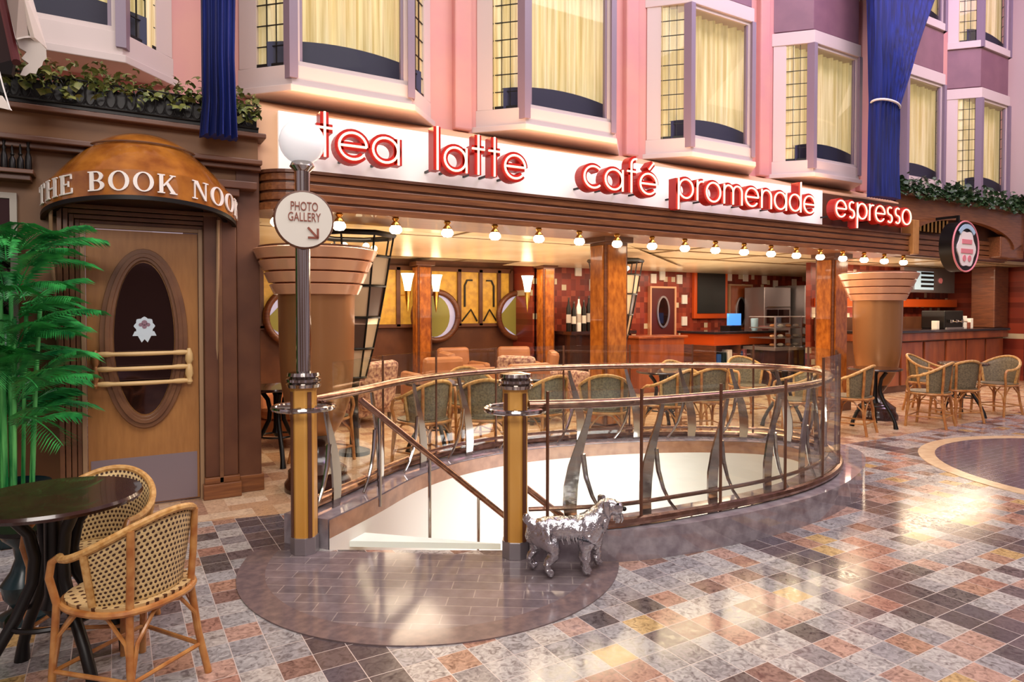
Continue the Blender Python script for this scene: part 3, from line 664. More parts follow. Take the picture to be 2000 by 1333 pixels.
def leaves(name,x0,x1,y0,y1,z0,z1,n,size,m,label,droop=.0):
    q=MB()
    for i in range(n):
        p=Vector((random.uniform(x0,x1),random.uniform(y0,y1),z0+(z1-z0)*random.random()**1.3*(.6+.4*math.sin(i)))); 
        if random.random()<droop: p.z-=.12*random.random(); p.y=y0-.03
        s=size*random.uniform(.6,1.3); M3=Matrix.Rotation(random.uniform(0,6.3),4,'Z')@Matrix.Rotation(random.uniform(-1.2,1.2),4,'X')@Matrix.Rotation(random.uniform(-.9,.9),4,'Y')
        sh=[(0,-s,0),(s*.55,-s*.5,.01),(s*.9,s*.1,0),(s*.3,s*.25,.012),(0,s,0),(-s*.3,s*.25,.012),(-s*.9,s*.1,0),(-s*.55,-s*.5,.01)]
        q.add([p+(M3@Vector(v)) for v in sh],[tuple(range(8))])
    return tag(q.build(name,m),label,'plant',kind='stuff')
leaves('ivy_leaves',-1.6,1.0,5.56,5.74,3.06,3.26,900,.036,M['ivy'],'pale green ivy trailing over the wrought iron window box on the left',.22)
# ---------------------------------------------------------------- fascia of the cafe, sign board
fx0,fx1=1.02,10.35; FF=5.60
f_=empty('cafe_fascia',(5.5,FF,2.32),0,label='long ribbed brown wooden fascia beam above the cafe opening',cat='fascia')
hs=[2.32,2.38,2.40,2.46,2.48,2.54,2.56,2.62,2.64]
def fascia_plan(off):   # rounded left end
    pts=[(fx1,FF-off)]
    for k in range(9): a=PI/2+PI/2*k/8; pts.append((fx0+.30+(.30+off)*math.cos(a),FF+.30-(.30+off)*math.sin(a)))
    pts+=[(fx0-off,FF+.7),(fx1,FF+.7)]; return pts
for k in range(0,8,2):
    MB().prism(fascia_plan(.0 if k else .012),hs[k],hs[k+1]-.0).build('board',M['wood_h'],f_,world=True,bevel=.006)
MB().prism(fascia_plan(-.02),2.33,2.62).build('core',M['panel_brown'],f_,world=True)
MB().prism(fascia_plan(.02),2.62,2.645).build('cap_board',M['panel_brown'],f_,world=True)
MB().box(fx1,fx1+.16,FF-.06,FF+.12,2.34,2.86).build('end_block',mat('ochre_end_block',hx('a8743c'),.4,col2=hx('b98548'),nscale=8),f_,world=True,bevel=.012)
sb=tag(MB().box(1.18,8.45,5.76,5.80,2.62,3.15).build('sign_board',M['signwhite']),'long white backlit board behind the red neon words','sign board')
# geometric letters
def arc(cx,cy,r,a0,a1,n=24,ry=None): return [(cx+r*math.cos(R(a0+(a1-a0)*k/n)),cy+(ry or r)*math.sin(R(a0+(a1-a0)*k/n))) for k in range(n+1)]
def glyph(c):
    r=.42
    if c=='o': return [('c',arc(.44,.46,r,0,360)[:-1])],.88
    if c=='e' or c=='E':
        g=[('o',arc(.44,.46,r,0,322)+[]),('o',[(.04,.46),(.86,.46)])]
        if c=='E': g.append(('o',[(.46,1.06),(.70,1.34)]))
        return g,.88
    if c=='c': return [('o',arc(.44,.46,r,48,312))],.80
    if c=='a': return [('c',arc(.42,.46,.40,0,360)[:-1]),('o',[(.84,.88),(.84,.02)])],.90
    if c=='d': return [('c',arc(.42,.46,.40,0,360)[:-1]),('o',[(.84,1.5),(.84,.02)])],.90
    if c=='p': return [('c',arc(.46,.46,.40,0,360)[:-1]),('o',[(.04,.88),(.04,-.45)])],.90
    if c=='t': return [('o',[(.24,1.42),(.24,.02)]),('o',[(0,.92),(.48,.92)])],.48
    if c=='l': return [('o',[(.08,1.5),(.08,.02)])],.16
    if c=='f': return [('o',[(.2,.02),(.2,1.15)]+arc(.42,1.18,.22,180,80,8)),('o',[(0,.88),(.46,.88)])],.46
    if c=='r': return [('o',[(.06,.9),(.06,.02)]),('o',arc(.34,.58,.28,180,75,10))],.42
    if c=='n': return [('o',[(.06,.9),(.06,.02)]),('o',arc(.38,.55,.32,180,0,14)+[(.70,.02)])],.76
    if c=='m': return [('o',[(.06,.9),(.06,.02)]),('o',arc(.34,.58,.28,180,0,12)+[(.62,.02)]),('o',arc(.90,.58,.28,180,0,12)+[(1.18,.02)])],1.24
    if c=='s': return [('o',arc(.30,.67,.21,50,270,12)+arc(.30,.25,.21,90,-140,12)[1:])],.58
words=[('tea','tea',1.42,2.14),('latte','latte',2.47,3.42),('café','cafE',4.12,5.12),('promenade','promenade',5.43,7.89),('espresso','espresso',8.33,10.16)]
ordn=['first','second','third','fourth','fifth','sixth','seventh','eighth','ninth']
for wd,code,x0,x1 in words:
    tot=0; gp_=.16
    for c in code: tot+=glyph(c)[1]+gp_
    tot-=gp_; sx=(x1-x0)/tot; sz=.262; cur=0
    for i,c in enumerate(code):
        g,wid=glyph(c); ox=x0+cur*sx; L=empty('sign_letter',(ox,5.62,2.645),0,label='red neon letter %s, %s letter of the word %s on the cafe sign'%(wd[i],ordn[i],wd),cat='sign letter',group='red neon letters of the word '+wd)
        q=MB(); qn=MB(); ql=MB()
        for kind,pts in g:
            P2=[(p[0]*sx,(p[1])*sz+.10) for p in pts]; 
            q.ribbon(P2,.070,-.13,-.02,kind=='c'); 
            (qn).tube([(p[0],-.142,p[1]) for p in P2],.0105,8,kind=='c')
        q.build('channel',M['red'],L); qn.build('neon_tube',M['neon'],L,True)
        lo=min(p[1] for _,pp in g for p in pp); 
        MB().box(wid*sx*.3,wid*sx*.3+.02,-.02,.14,.12,.14).build('mount',M['dark'],L)
        cur+=wid+gp_
# marquee bulbs
bx=1.06; i=0; bulb0=None; labn='%s of the row of marquee bulbs under the cafe fascia, counted from the left end'
names=['first','second','third','fourth','fifth','sixth','seventh','eighth','ninth','tenth','eleventh','twelfth','thirteenth','fourteenth','fifteenth','sixteenth','seventeenth','eighteenth','nineteenth']
for i in range(19):
    x=1.14+.506*i
    if i==0:
        b=empty('marquee_bulb',(x,5.63,2.32),0,label='',cat='lamp',group='marquee bulbs under the cafe fascia')
        MB().lathe([(.02,0),(.028,-.012),(.016,-.03),(.034,-.055),(.034,-.066)],14).build('brass_socket',M['brass'],b,True)
        MB().lathe([(.03,-.062),(.045,-.085),(.046,-.105),(.03,-.125),(.001,-.130)],14).build('bulb_glass',M['bulb'],b,True)
        bulb0=b
    else: b=copy_tree(bulb0,(x,5.63,2.32))
    b['label']=labn%names[i]; b.scale=(1.22,1.22,1.15)
# ---------------------------------------------------------------- upper facade with bay windows
st_(MB().box(-5,20,6.28,6.4,2.7,9),'wall_facade',M['pink'])
st_(MB().add([(1.0,5.80,3.15),(10.4,5.80,3.15),(10.4,6.28,3.36),(1.0,6.28,3.36),(1.0,5.80,2.65),(10.4,5.80,2.65)],[(0,1,2,3),(4,5,1,0)]).box(-5,1.0,5.82,6.3,2.9,2.96),'trim_7',M['peachglow'])
st_(MB().box(8.46,10.4,5.76,5.795,2.64,3.12),'trim_12',M['panel_brown'])
def bay(idx,xb,xc,label_n):
    w=empty('window_%d'%idx,((xb+xc)/2,5.9,3.4)); w['kind']='structure'
    dx=.36; Yb=5.9; Yw=6.28
    def ring(off,z0,z1,nm,m,bv=.006):
        MB().prism([(xb-dx-off*1.2,Yw),(xb-off*.5,Yb-off),(xc+off*.5,Yb-off),(xc+dx+off*1.2,Yw)],z0,z1).build(nm,m,w,world=True,bevel=bv)
    for s,zo in enumerate((0,2.62)):
        if s==0: ring(.06,3.36,3.42,'sill_ledge',M['bayframe']); ring(.02,3.42,3.60,'sill_band',M['bayframe'])
        else: ring(0,5.42,6.10,'spandrel',M['spandrel']); ring(.04,6.10,6.22,'sill_band',M['bayframe'])
        z0,z1=3.60+zo,5.22+zo
        ring(.03,z1,z1+.18,'head_band',M['bayframe'])
        # front sash and corner mullions
        q=MB().box(xb,xb+.06,Yb,Yb+.06,z0,z1).box(xc-.06,xc,Yb,Yb+.06,z0,z1).box(xb+.06,xc-.06,Yb+.001,Yb+.06,z0,z0+.04).box(xb+.06,xc-.06,Yb+.001,Yb+.06,z1-.04,z1)
        q.build('front_sash',M['bayframe'],w,world=True)
        q=MB()
        for x,sg in ((xb,-1),(xc,1)):
            q.prism([(x-.035,Yb-.045),(x+.035,Yb-.045),(x+.03*sg+.035,Yb+.05),(x+.03*sg-.035,Yb+.05)],z0-.12,z1)
        q.box(xb+.06,xb+.085,Yb+.01,Yb+.05,z0,z1).box(xc-.085,xc-.06,Yb+.01,Yb+.05,z0,z1).build('mullion',M['mullion'],w,world=True)
        MB().box(xb+.08,xc-.08,Yb+.025,Yb+.032,z0+.04,z1-.04).build('front_pane',M['winglass'],w,world=True)
        for sg,xa in ((-1,xb),(1,xc)):
            A=Vector((xa,Yb+.02)); B=Vector((xa+sg*dx,Yw)); D=(B-A); Ln=D.length; D/=Ln; Nn=Vector((-D.y,D.x))*.012
            def quad(s0,s1,za,zb,nm,m,th=1,mb=None):
                a,b=A+D*s0,A+D*s1; n2=Nn*th
                qq=(mb or MB()).prism([tuple(a-n2),tuple(b-n2),tuple(b+n2),tuple(a+n2)],za,zb)
                if nm: qq.build(nm,m,w,world=True)
            quad(.02,.06,z0,z1,'side_stile',M['mullion'],1.5); quad(Ln-.17,Ln,z0,z1,'side_stile',M['bayframe'],1.5)
            quad(.06,Ln-.17,z0+.03,z1,'side_pane',M['winglass'],.2)
            lb=MB()
            for r_ in range(1,9): quad(.06,Ln-.17,z0+(z1-z0)*r_/9-.004,z0+(z1-z0)*r_/9+.004,None,None,.5,lb)
            for c_ in (.33,.66): s_=.06+(Ln-.23)*c_; quad(s_-.003,s_+.003,z0,z1,None,None,.5,lb)
            quad(.06,Ln-.17,z0,z0+.03,None,None,1,lb); lb.build('lead_bars',M['dark'],w,world=True)
        # pleated curtains and room wall behind
        q=MB(); n=70; vs=[]; xs0,xs1=xb-dx*.7,xc+dx*.7
        for k in range(n+1):
            x=xs0+(xs1-xs0)*k/n; y=6.13+.03*math.sin(k*1.1)+.02*math.sin(k*.63+x)
            vs+=[(x,y,z0),(x,y,z1)]
        q.add(vs,[(2*k,2*k+2,2*k+3,2*k+1) for k in range(n)]).build('curtain',M['curtain'],w,True,True)
        q=MB(); vs=[]
        for k in range(13):
            t=k/12; x=xb-dx*.5+(xc-xb+dx)*t; vs+=[(x,6.05,z0),(x,6.05,z0+.10+.20*math.sin(PI*(.12+.76*t))**.6)]
        q.add(vs+[(v[0],v[1]+.05,v[2]) for v in vs],[(2*k,2*k+2,2*k+3,2*k+1) for k in range(12)]+[(2*k+1,2*k+3,26+2*k+3,26+2*k+1) for k in range(12)]).build('seat_back',M['navy'],w,world=True)
        MB().box(xb-dx*.8,xc+dx*.8,6.255,6.275,z0,z1).build('room_wall',M['room'],w,world=True)
    return w
bays=[(-1.06,.06),(1.33,2.40),(3.68,4.82),(6.05,7.14),(8.42,9.48),(10.75,11.85),(13.1,14.1)]
for i,(a,b) in enumerate(bays): bay(i+10 if i==0 else i,a,b,i)
st_(MB().box(14.82,14.95,5.85,6.28,3.65,9),'trim_8',M['bayframe'])
for x in (3.12,5.40,7.80,10.15,12.5):
    st_(MB().box(x-.10,x+.10,6.20,6.30,3.36,9),'trim_9',M['pink'],bevel=.02)
# ---------------------------------------------------------------- blue drapes
def drape(prof,label,y,folds,tie=None):
    t=empty('hanging_drape',(prof[-1][0],y,prof[-1][2]),0,label=label,cat='drape'); n=64; q=MB(); vs=[]
    for xa,xb_,z in prof:
        for k in range(n+1):
            s=k/n; x=xa+(xb_-xa)*s; ampl=.035+.02*math.sin(3*z); vs.append((x,y-.05*math.sin(PI*s)+ampl*math.sin(folds*2*PI*s+.4*math.sin(z*3)),z))
    for xa,xb_,z in prof:   # back layer gives it body
        for k in range(n+1):
            s=k/n; x=xa+(xb_-xa)*s; vs.append((x,y+.09-.0*math.sin(PI*s)+.02*math.sin(folds*2*PI*s+1),z))
    m=n+1; rws=len(prof); fs=[]
    for b in (0,rws*m):
        for j in range(rws-1):
            for k in range(n): fs.append((b+j*m+k,b+j*m+k+1,b+(j+1)*m+k+1,b+(j+1)*m+k))
    B=rws*m
    for j in range(rws-1):
        for k in (0,n): fs.append((j*m+k,(j+1)*m+k,B+(j+1)*m+k,B+j*m+k))
    for k in range(n): fs.append(((rws-1)*m+k,(rws-1)*m+k+1,B+(rws-1)*m+k+1,B+(rws-1)*m+k))
    q.add(vs,fs).build('cloth',M['blue'],t,True,True)
    if tie:
        xa,xb_,z=tie; q=MB()
        q.tube([((xa+xb_)/2+(xb_-xa)/2*1.08*math.cos(2*PI*k/24),y+.02-.13*math.sin(2*PI*k/24),z-.03*math.cos(2*PI*k/24+.6)) for k in range(24)],.016,8,True); q.build('tie_cord',M['cord'],t,True,True)
def interp(P,n=6):
    o=[]
    for a,b in zip(P,P[1:]):
        for k in range(n): o.append(tuple(a[i]+(b[i]-a[i])*k/n for i in range(3)))
    return o+[P[-1]]
drape(interp([(.56,.83,7.5),(.58,.81,3.9),(.58,.80,3.4),(.58,.81,3.05),(.56,.82,2.80)]),'royal blue drape hanging in front of the left window box',5.45,5)
drape(interp([(8.9,11.4,7.4),(9.0,10.55,6.1),(9.05,10.1,5.3),(9.08,9.75,4.65),(9.10,9.62,4.38),(9.09,9.66,4.1),(9.08,9.68,3.08)]),'royal blue drape gathered by a white cord above the word espresso',5.40,9,(9.10,9.62,4.38))
# ---------------------------------------------------------------- torchere planters at the cafe front
def urn(loc,label,s=1):
    t=empty('flared_column',loc,0,label=label,cat='column')
    MB().lathe([(.27,0),(.27,.06),(.24,.10),(.24,.16),(.16,.22),(.10,.28),(.08,.36),(.12,.42),(.14,.46)],32).build('pedestal',M['darkwood'],t,True)
    MB().lathe([(.12,.44),(.17,.50),(.22,.60),(.265,.74),(.29,.90),(.30,1.10),(.305,1.30),(.31,1.62)],36).build('body',M['copper'],t,True)
    for k in range(4):
        z=1.62+.095*k; r=.34+.042*k
        MB().lathe([(r-.03,z),(r+.0,z+.004),(r+.035,z+.080),(r+.03,z+.085),(r-.02,z+.095)],36).build('flared_band',M['copperband'],t,True)
    MB().lathe([(.30,1.60),(.32,1.7),(.43,1.995),(.46,2.0),(.46,2.012),(.1,2.012)],36).build('bowl_core',M['panel_brown'],t,True)
    return t
u1=urn((1.45,5.62,0),'large flared bronze column behind the globe lamp pole')
u2=copy_tree(u1,(9.02,5.30,0),label='large flared bronze column at the right end of the cafe opening, beside the bar')
# ---------------------------------------------------------------- cafe shell
st_(MB().box(1.02,17.5,6.3,12.5,2.40,2.46),'ceiling',M['ceil'])
mb=MB()
for k in range(6): mb.box(1.02,17.5,6.35+k*1.05,6.38+k*1.05,2.385,2.40)
for k in range(9): mb.box(1.6+k*1.9,1.63+k*1.9,6.3,12,2.385,2.40)
st_(mb,'trim_10',mat('ceiling_seam',hx('7a6242'),.5))
st_(MB().add([(1.3,7.2,2.399),(6.2,7.2,2.399),(9.5,9.4,2.30),(1.3,9.4,2.30)],[(0,1,2,3)]).add([(6,8.5,2.385),(15,8.5,2.385),(15,10.4,2.30),(6,10.4,2.30)],[(0,1,2,3)]),'trim_11',M['ceil'])
st_(MB().box(1.02,6.9,11.2,11.35,0,2.46),'wall_lounge',M['panel_brown'])
st_(MB().box(6.75,16.4,10.5,10.65,0,2.46),'wall_back',M['redtile'])
st_(MB().box(.9,1.02,6.15,11.3,0,2.9),'wall_left',M['panel_brown'])
st_(MB().box(6.7,6.78,10.5,11.3,0,2.46),'wall_side',M['redtile'])
st_(MB().box(16.4,16.6,6.5,10.6,0,3.3),'wall_right',M['redtile'])
st_(MB().box(14.95,22,5.7,5.8,0,9),'wall_far_right',M['greywall'])
# lounge wall glazing: yellow patterned panels, mullions, portholes
yw=empty('window_8',(4,11.15,1.2)); yw['kind']='structure'
MB().box(1.2,6.6,11.17,11.2,1.22,2.22).build('patterned_pane',M['yellowpanel'],yw,world=True)
q=MB()
for x in (1.2,2.0,2.8,3.6,4.3,5.50,5.95,6.35,6.62): q.box(x-.035,x+.035,11.12,11.2,1.2,2.25)
q.box(1.2,6.6,11.12,11.2,1.18,1.24).box(1.2,6.6,11.12,11.2,2.20,2.28).build('mullion',M['panel_brown'],yw,world=True)
q=MB()
for x in (5.62,6.08): q.ribbon([(x,1.55),(x,1.95),(x+.05,2.05),(x+.16,2.05)] if x<6 else [(x,2.05),(x+.11,2.05),(x+.16,1.95),(x+.16,1.55)],.03,11.14,11.17)
q.ribbon([(5.56,1.28),(5.75,1.5),(5.88,1.28)],.025,11.14,11.17).ribbon([(6.02,1.28),(6.15,1.5),(6.3,1.28)],.025,11.14,11.17).build('etched_motif',M['dark'],yw,world=True)
for x in (5.0,6.75,2.5):
    p=empty('window_9',(x,11.1,1.5)); p['kind']='structure'
    MB().tube([(x+.44*math.cos(2*PI*k/36),11.08,1.38+.44*math.sin(2*PI*k/36)) for k in range(36)],.055,10,True).build('porthole_ring',M['wood'],p,True,True)
    MB().prism(disc(x,1.38,.41,36),11.10,11.12,'XZ').build('porthole_pane',mat('pale_lavender_pane',hx('b8b6d0'),.2,emit=hx('b8b8d8'),es=.35),p,world=True)
    MB().prism([(x-.40,1.38)]+[(x-.05+.33*math.cos(R(90-180*k/12))-.0,1.38+.38*math.sin(R(90-180*k/12))) for k in range(13)]+[(x-.35,1.2)],11.09,11.10,'XZ').build('green_pane',mat('olive_pane',hx('9a9a50'),.3),p,world=True)
# front columns (burl) and interior columns
def column(x0,x1,y0,y1,z1,label,mb_=None):
    t=empty('burl_column',((x0+x1)/2,(y0+y1)/2,0),0,label=label,cat='column')
    MB().box(x0+.02,x1-.02,y0+.02,y1-.02,0,z1).build('core',M['wood'],t,world=True)
    w=x1-x0; q=MB().box(x0+.05,x1-.05,y0,y0+.03,.20,z1-.10); q.build('front_panel',M['burl'],t,world=True,bevel=.004)
    q=MB().box(x0,x0+.03,y0+.05,y1-.05,.20,z1-.10); q.build('side_panel',M['burl'],t,world=True,bevel=.004)
    MB().box(x0-.03,x1+.03,y0-.03,y1+.03,z1-.07,z1).build('capital',M['panel_brown'],t,world=True,bevel=.008)
    MB().box(x0-.03,x1+.03,y0-.03,y1+.03,0,.18).build('plinth',M['panel_brown'],t,world=True,bevel=.008)
column(4.72,5.08,5.88,6.20,2.33,'burl wood column behind the middle of the stairwell railing')
column(9.02,9.40,5.95,6.28,2.33,'burl wood column beside the right flared bronze column')
column(4.50,4.80,10.75,11.02,2.34,'slim burl column between the two left tulip sconces at the back')
column(6.72,7.0,10.15,10.42,2.34,'slim burl column where the red tiled wall begins')
# sconces
for i,(x,y) in enumerate(((4.30,10.7),(4.92,10.9),(6.5,10.35))):
    t=empty('wall_sconce',(x,y,1.7),0,label=('lit tulip sconce left of the slim burl column in the lounge','lit tulip sconce right of the slim burl column in the lounge','lit tulip sconce beside the red tiled wall')[i],cat='lamp',group='tulip sconces')
    MB().lathe([(.05,.12),(.06,.18),(.085,.32),(.115,.42)],14).build('tulip_shade',M['tulip'],t,True)
    MB().lathe([(.004,-.25),(.03,-.1),(.045,.0),(.055,.12)],12).build('brass_stem',M['brass'],t,True)
    MB().tube([(0,0,.05),(0,.30,.05)],.012,6).build('wall_arm',M['brass'],t,True)
# lattice lantern towers
def lantern(loc,label):
    t=empty('lattice_lantern',loc,0,label=label,cat='lamp'); n=8
    lv=[(.80,.12),(1.10,.20),(1.42,.27),(1.74,.33),(2.04,.38),(2.26,.42)]
    for z,r in lv: 
        MB().tube([(r*math.cos(2*PI*k/n+.2),r*math.sin(2*PI*k/n+.2),z) for k in range(n)],.014 if z<2.2 else .03,6,True).build('ring',M['dark'],t,True)
    q=MB()
    for k in range(n): q.tube([(r*math.cos(2*PI*k/n+.2),r*math.sin(2*PI*k/n+.2),z) for z,r in lv],.010,5)
    q.build('upright_bars',M['dark'],t,True)
    cm=mat('cream_lamp_panel',hx('dcc6a4'),.5); dmk=mat('smoky_lamp_panel',hx('5a4034'),.3)
    qa,qb=MB(),MB()
    for j in range(4):
        for k in range(n):
            (z0,r0),(z1,r1)=lv[j],lv[j+1]; a,b=2*PI*k/n+.2,2*PI*(k+1)/n+.2; f=.97
            lp=MB(); lit=(j+(k*5)//3)%3; lp.add([(f*r0*math.cos(a),f*r0*math.sin(a),z0),(f*r0*math.cos(b),f*r0*math.sin(b),z0),(f*r1*math.cos(b),f*r1*math.sin(b),z1),(f*r1*math.cos(a),f*r1*math.sin(a),z1)],[(0,1,2,3)])
            lp.build('lamp_panel',cm if lit else dmk,t)
    for k in range(6): MB().ball((.22*math.cos(k),.22*math.sin(k),2.14),.035,6).build('lamp_bulb',M['tulip'],t,True)
    MB().lathe([(.16,0),(.16,.04),(.05,.08),(.04,.6),(.06,.8)],16).build('stand',M['dark'],t,True)
    return t
l1=lantern((2.12,6.75,0),'tapered black lattice lantern with cream panels behind the left flared column')
copy_tree(l1,(6.75,8.15,0),label='tapered black lattice lantern half hidden behind the middle burl column')
# ---------------------------------------------------------------- back wall fittings
def backdoor(n,x0,x1,z1):
    t=empty('door_%d'%n,((x0+x1)/2,10.45,0)); t['kind']='structure'
    MB().box(x0,x1,10.44,10.5,0,z1).build('door_leaf',M['maroondoor'] if n==2 else M['barwood'],t,world=True)
    MB().box(x0-.04,x0,10.42,10.5,0,z1+.04).box(x1,x1+.04,10.42,10.5,0,z1+.04).box(x0,x1,10.421,10.5,z1,z1+.039).build('door_frame',M['copperband'] if n==2 else M['trimlight'],t,world=True)
    c=(x0+x1)/2; MB().prism(ell(c,1.45,.14,.30),10.425,10.44,'XZ').build('oval_pane',M['darkglass'],t,world=True)
    MB().ribbon(ell(c,1.45,.16,.32),.04,10.415,10.44,True).build('oval_moulding',M['steelbrushed'],t,world=True)
backdoor(2,9.60,10.26,1.95); backdoor(3,11.98,12.68,2.04)
t=empty('menu_board',(11.35,10.45,1.35),0,label='tall black menu board in an orange wood frame on the red tiled wall',cat='menu board')
MB().box(10.84,11.88,10.42,10.5,1.30,2.36).build('frame',M['orange'],t,world=True,bevel=.01)
MB().box(10.92,11.78,10.40,10.43,1.42,2.30).build('board',M['blackboard'],t,world=True)
for i,x in enumerate((11.15,11.55)):
    t=empty('picture_light',(x,10.35,2.34),0,label=('left','right')[i]+' small glowing lamp above the black menu board',cat='lamp',group='lamps above the menu board')
    MB().lathe([(.03,.05),(.09,-.0),(.10,-.03)],14).build('shade',M['tulip'],t,True); MB().tube([(0,0,.03),(0,.12,.03)],.01,6).build('arm',M['brass'],t,True)
# cream tiles stuck on the wall
random.seed(11); k=0
for x,z in ((7.1,2.2),(7.75,2.25),(8.1,2.0),(8.4,2.12),(8.55,1.8),(9.7,2.15),(9.95,2.22),(10.45,2.15),(10.6,1.72),(10.6,1.25),(12.0,2.25),(12.55,2.25),(13.2,2.2),(13.6,2.1),(14.3,2.15)):
    s=.075; tag(MB().box(x-s,x+s,10.47,10.5,z-s*1.3,z+s*1.3).build('picture_tile',M['cream']),'small cream picture tile on the red tiled back wall','tile','cream picture tiles on the red wall')
# bottle rack
tag(MB().box(7.06,8.6,9.75,10.45,1.04,1.10).box(7.1,8.55,9.85,10.4,.0,1.04).build('back_counter',M['darkwood']),'dark back counter carrying the row of tall bottles','counter')
for i in range(12):
    x=7.14+i*.115; hgt=(.62,.55,.64,.58,.66,.6,.63,.57,.65,.6,.62,.5)[i]; wht=i in (2,5,8)
    t=empty('tall_bottle',(x,9.95,1.10),0,label='%s tall bottle from the left in the row on the back counter'%('white' if wht else 'black'),cat='bottle',group='tall bottles on the back counter')
    if True: t['label']='%s tall bottle, %s from the left in the row on the back counter'%('white' if wht else 'black',names[i])
    MB().lathe([(.042,0),(.045,.02),(.045,hgt*.68),(.018,hgt*.82),(.016,hgt*.95)],12).build('body',M['white'] if wht else M['dark'],t,True)
    MB().lathe([(.02,hgt*.93),(.02,hgt)],10).build('cap',M['steel'],t,True)
    MB().lathe([(.0455,hgt*.25),(.0455,hgt*.5)],12).build('paper_label',M['cream'] if i%2 else M['greycloth'],t,True)
# service counter with merchandise
t=empty('service_counter',(11.0,9.4,0),0,label='service counter with black top and glossy orange apron before the menu board',cat='counter')
MB().box(9.85,12.05,8.95,9.95,1.02,1.07).build('worktop',M['granite'],t,world=True,bevel=.01)
MB().box(9.9,12.0,9.0,9.9,.80,1.02).build('apron',M['orange'],t,world=True)
MB().box(9.9,12.0,9.25,9.9,0,.80).build('carcass',M['wood'],t,world=True)
q=MB(); 
for x in (9.9,10.6,11.3,11.95): q.box(x,x+.05,9.0,9.25,0,.8)
q.box(9.9,12.0,9.0,9.25,.38,.41).build('open_shelves',M['wood'],t,world=True)
cols=['bluepl','teal','white','redink','bluepl','pinkink','cream','teal','red','bluepl','palm','white']
for i in range(12):
    x=10.02+i*.155; tag(MB().box(x,x+.11,9.03,9.2,.41,.41+(.22+.08*((i*7)%3)/2)).build('boxed_item',M[cols[i]],bevel=.01),'%s coloured packet under the service counter, %s from the left'%({'bluepl':'blue','teal':'teal','white':'white','redink':'brown','pinkink':'pink','cream':'cream','red':'red','palm':'green'}[cols[i]],names[i]),'packet','packets under the service counter')
t=empty('cash_register',(10.75,9.3,1.07),0,label='black till with a bright blue screen on the service counter',cat='cash register')
MB().box(10.62,10.95,9.25,9.5,1.07,1.17).build('base',M['dark'],t,world=True); MB().box(10.62,10.98,9.28,9.33,1.18,1.42).build('screen',mat('blue_lit_screen',hx('3c7ad0'),.3,emit=hx('4c90e8'),es=.9),t,world=True); MB().box(10.78,10.82,9.3,9.34,1.1,1.2).build('neck',M['dark'],t,world=True)
tag(MB().lathe([(.05,0),(.07,.05),(.075,.24),(.06,.25)],16,(11.35,9.25,1.07)).build('paper_cup',M['blueink'],smooth=True),'pale blue cup standing right of the till','cup')
tag(MB().lathe([(.05,0),(.10,.03),(.13,.08)],16,(11.75,9.3,1.07)).build('bowl',M['pinkink'],smooth=True),'pink bowl at the right end of the service counter','bowl')
# pastry display case
t=empty('display_case',(11.8,8.5,0),0,label='glass pastry display case with steel shelves, right of the service counter',cat='display case')
MB().box(10.7,13.1,8.25,8.9,0,.72).build('base_cabinet',M['darkwood'],t,world=True); MB().box(10.65,13.15,8.2,8.95,.72,.78).build('ledge',M['steelbrushed'],t,world=True)
MB().box(10.72,13.08,8.26,8.27,.78,1.36).box(10.72,10.73,8.26,8.88,.78,1.36).build('glass_front',M['glass'],t,world=True)
q=MB()
for z in (.95,1.15,1.36): q.box(10.72,13.08,8.27,8.86,z-.008,z+.008)
q.build('shelf',M['steelbrushed'],t,world=True)
for x in (10.72,11.5,12.3,13.06): MB().box(x,x+.025,8.255,8.285,.78,1.37).build('upright',M['steelbrushed'],t,world=True)
random.seed(5)
for i in range(30):
    x=10.85+(i%10)*.23; z=(.79,.96,1.16)[i//10]
    o=MB().ball((x,8.42,z+.03),.055,6,.6,1.2,1).build('pastry',M[('tan','cream','copperband','white')[i%4]],smooth=True)
    tag(o,'small pastry on the %s level of the glass display case, %s from the left'%(('bottom','middle','top')[i//10],names[i%10]),'pastry','pastries in the display case')
t=empty('refrigerator',(13.5,9.9,0),0,label='grey steel refrigerator behind the pastry display case',cat='refrigerator')
MB().box(13.35,14.05,9.5,10.3,0,2.05).build('body',M['steelbrushed'],t,world=True,bevel=.01); MB().box(13.38,14.02,9.47,9.5,.1,2.0).build('door',M['steelbrushed'],t,world=True); MB().tube([(13.45,9.44,.9),(13.45,9.44,1.5)],.012,6).build('handle',M['steel'],t,True,True)
t=empty('oven',(12.8,10.1,0),0,label='steel oven rack with dark windows left of the refrigerator',cat='oven')
MB().box(12.35,13.25,9.8,10.35,0,2.0).build('body',M['steelbrushed'],t,world=True,bevel=.01)
MB().box(12.42,12.78,9.78,9.8,1.2,1.5).box(12.82,13.18,9.78,9.8,1.2,1.5).build('window',M['darkglass'],t,world=True); MB().tube([(12.40,9.76,1.56),(13.2,9.76,1.56)],.012,6).build('handle',M['steel'],t,True,True)
tag(MB().lathe([(.11,0),(.11,.55)],14,(12.45,8.6,1.37)).build('steel_canister',M['steelbrushed'],smooth=True),'upright steel canister standing on the display case','canister')
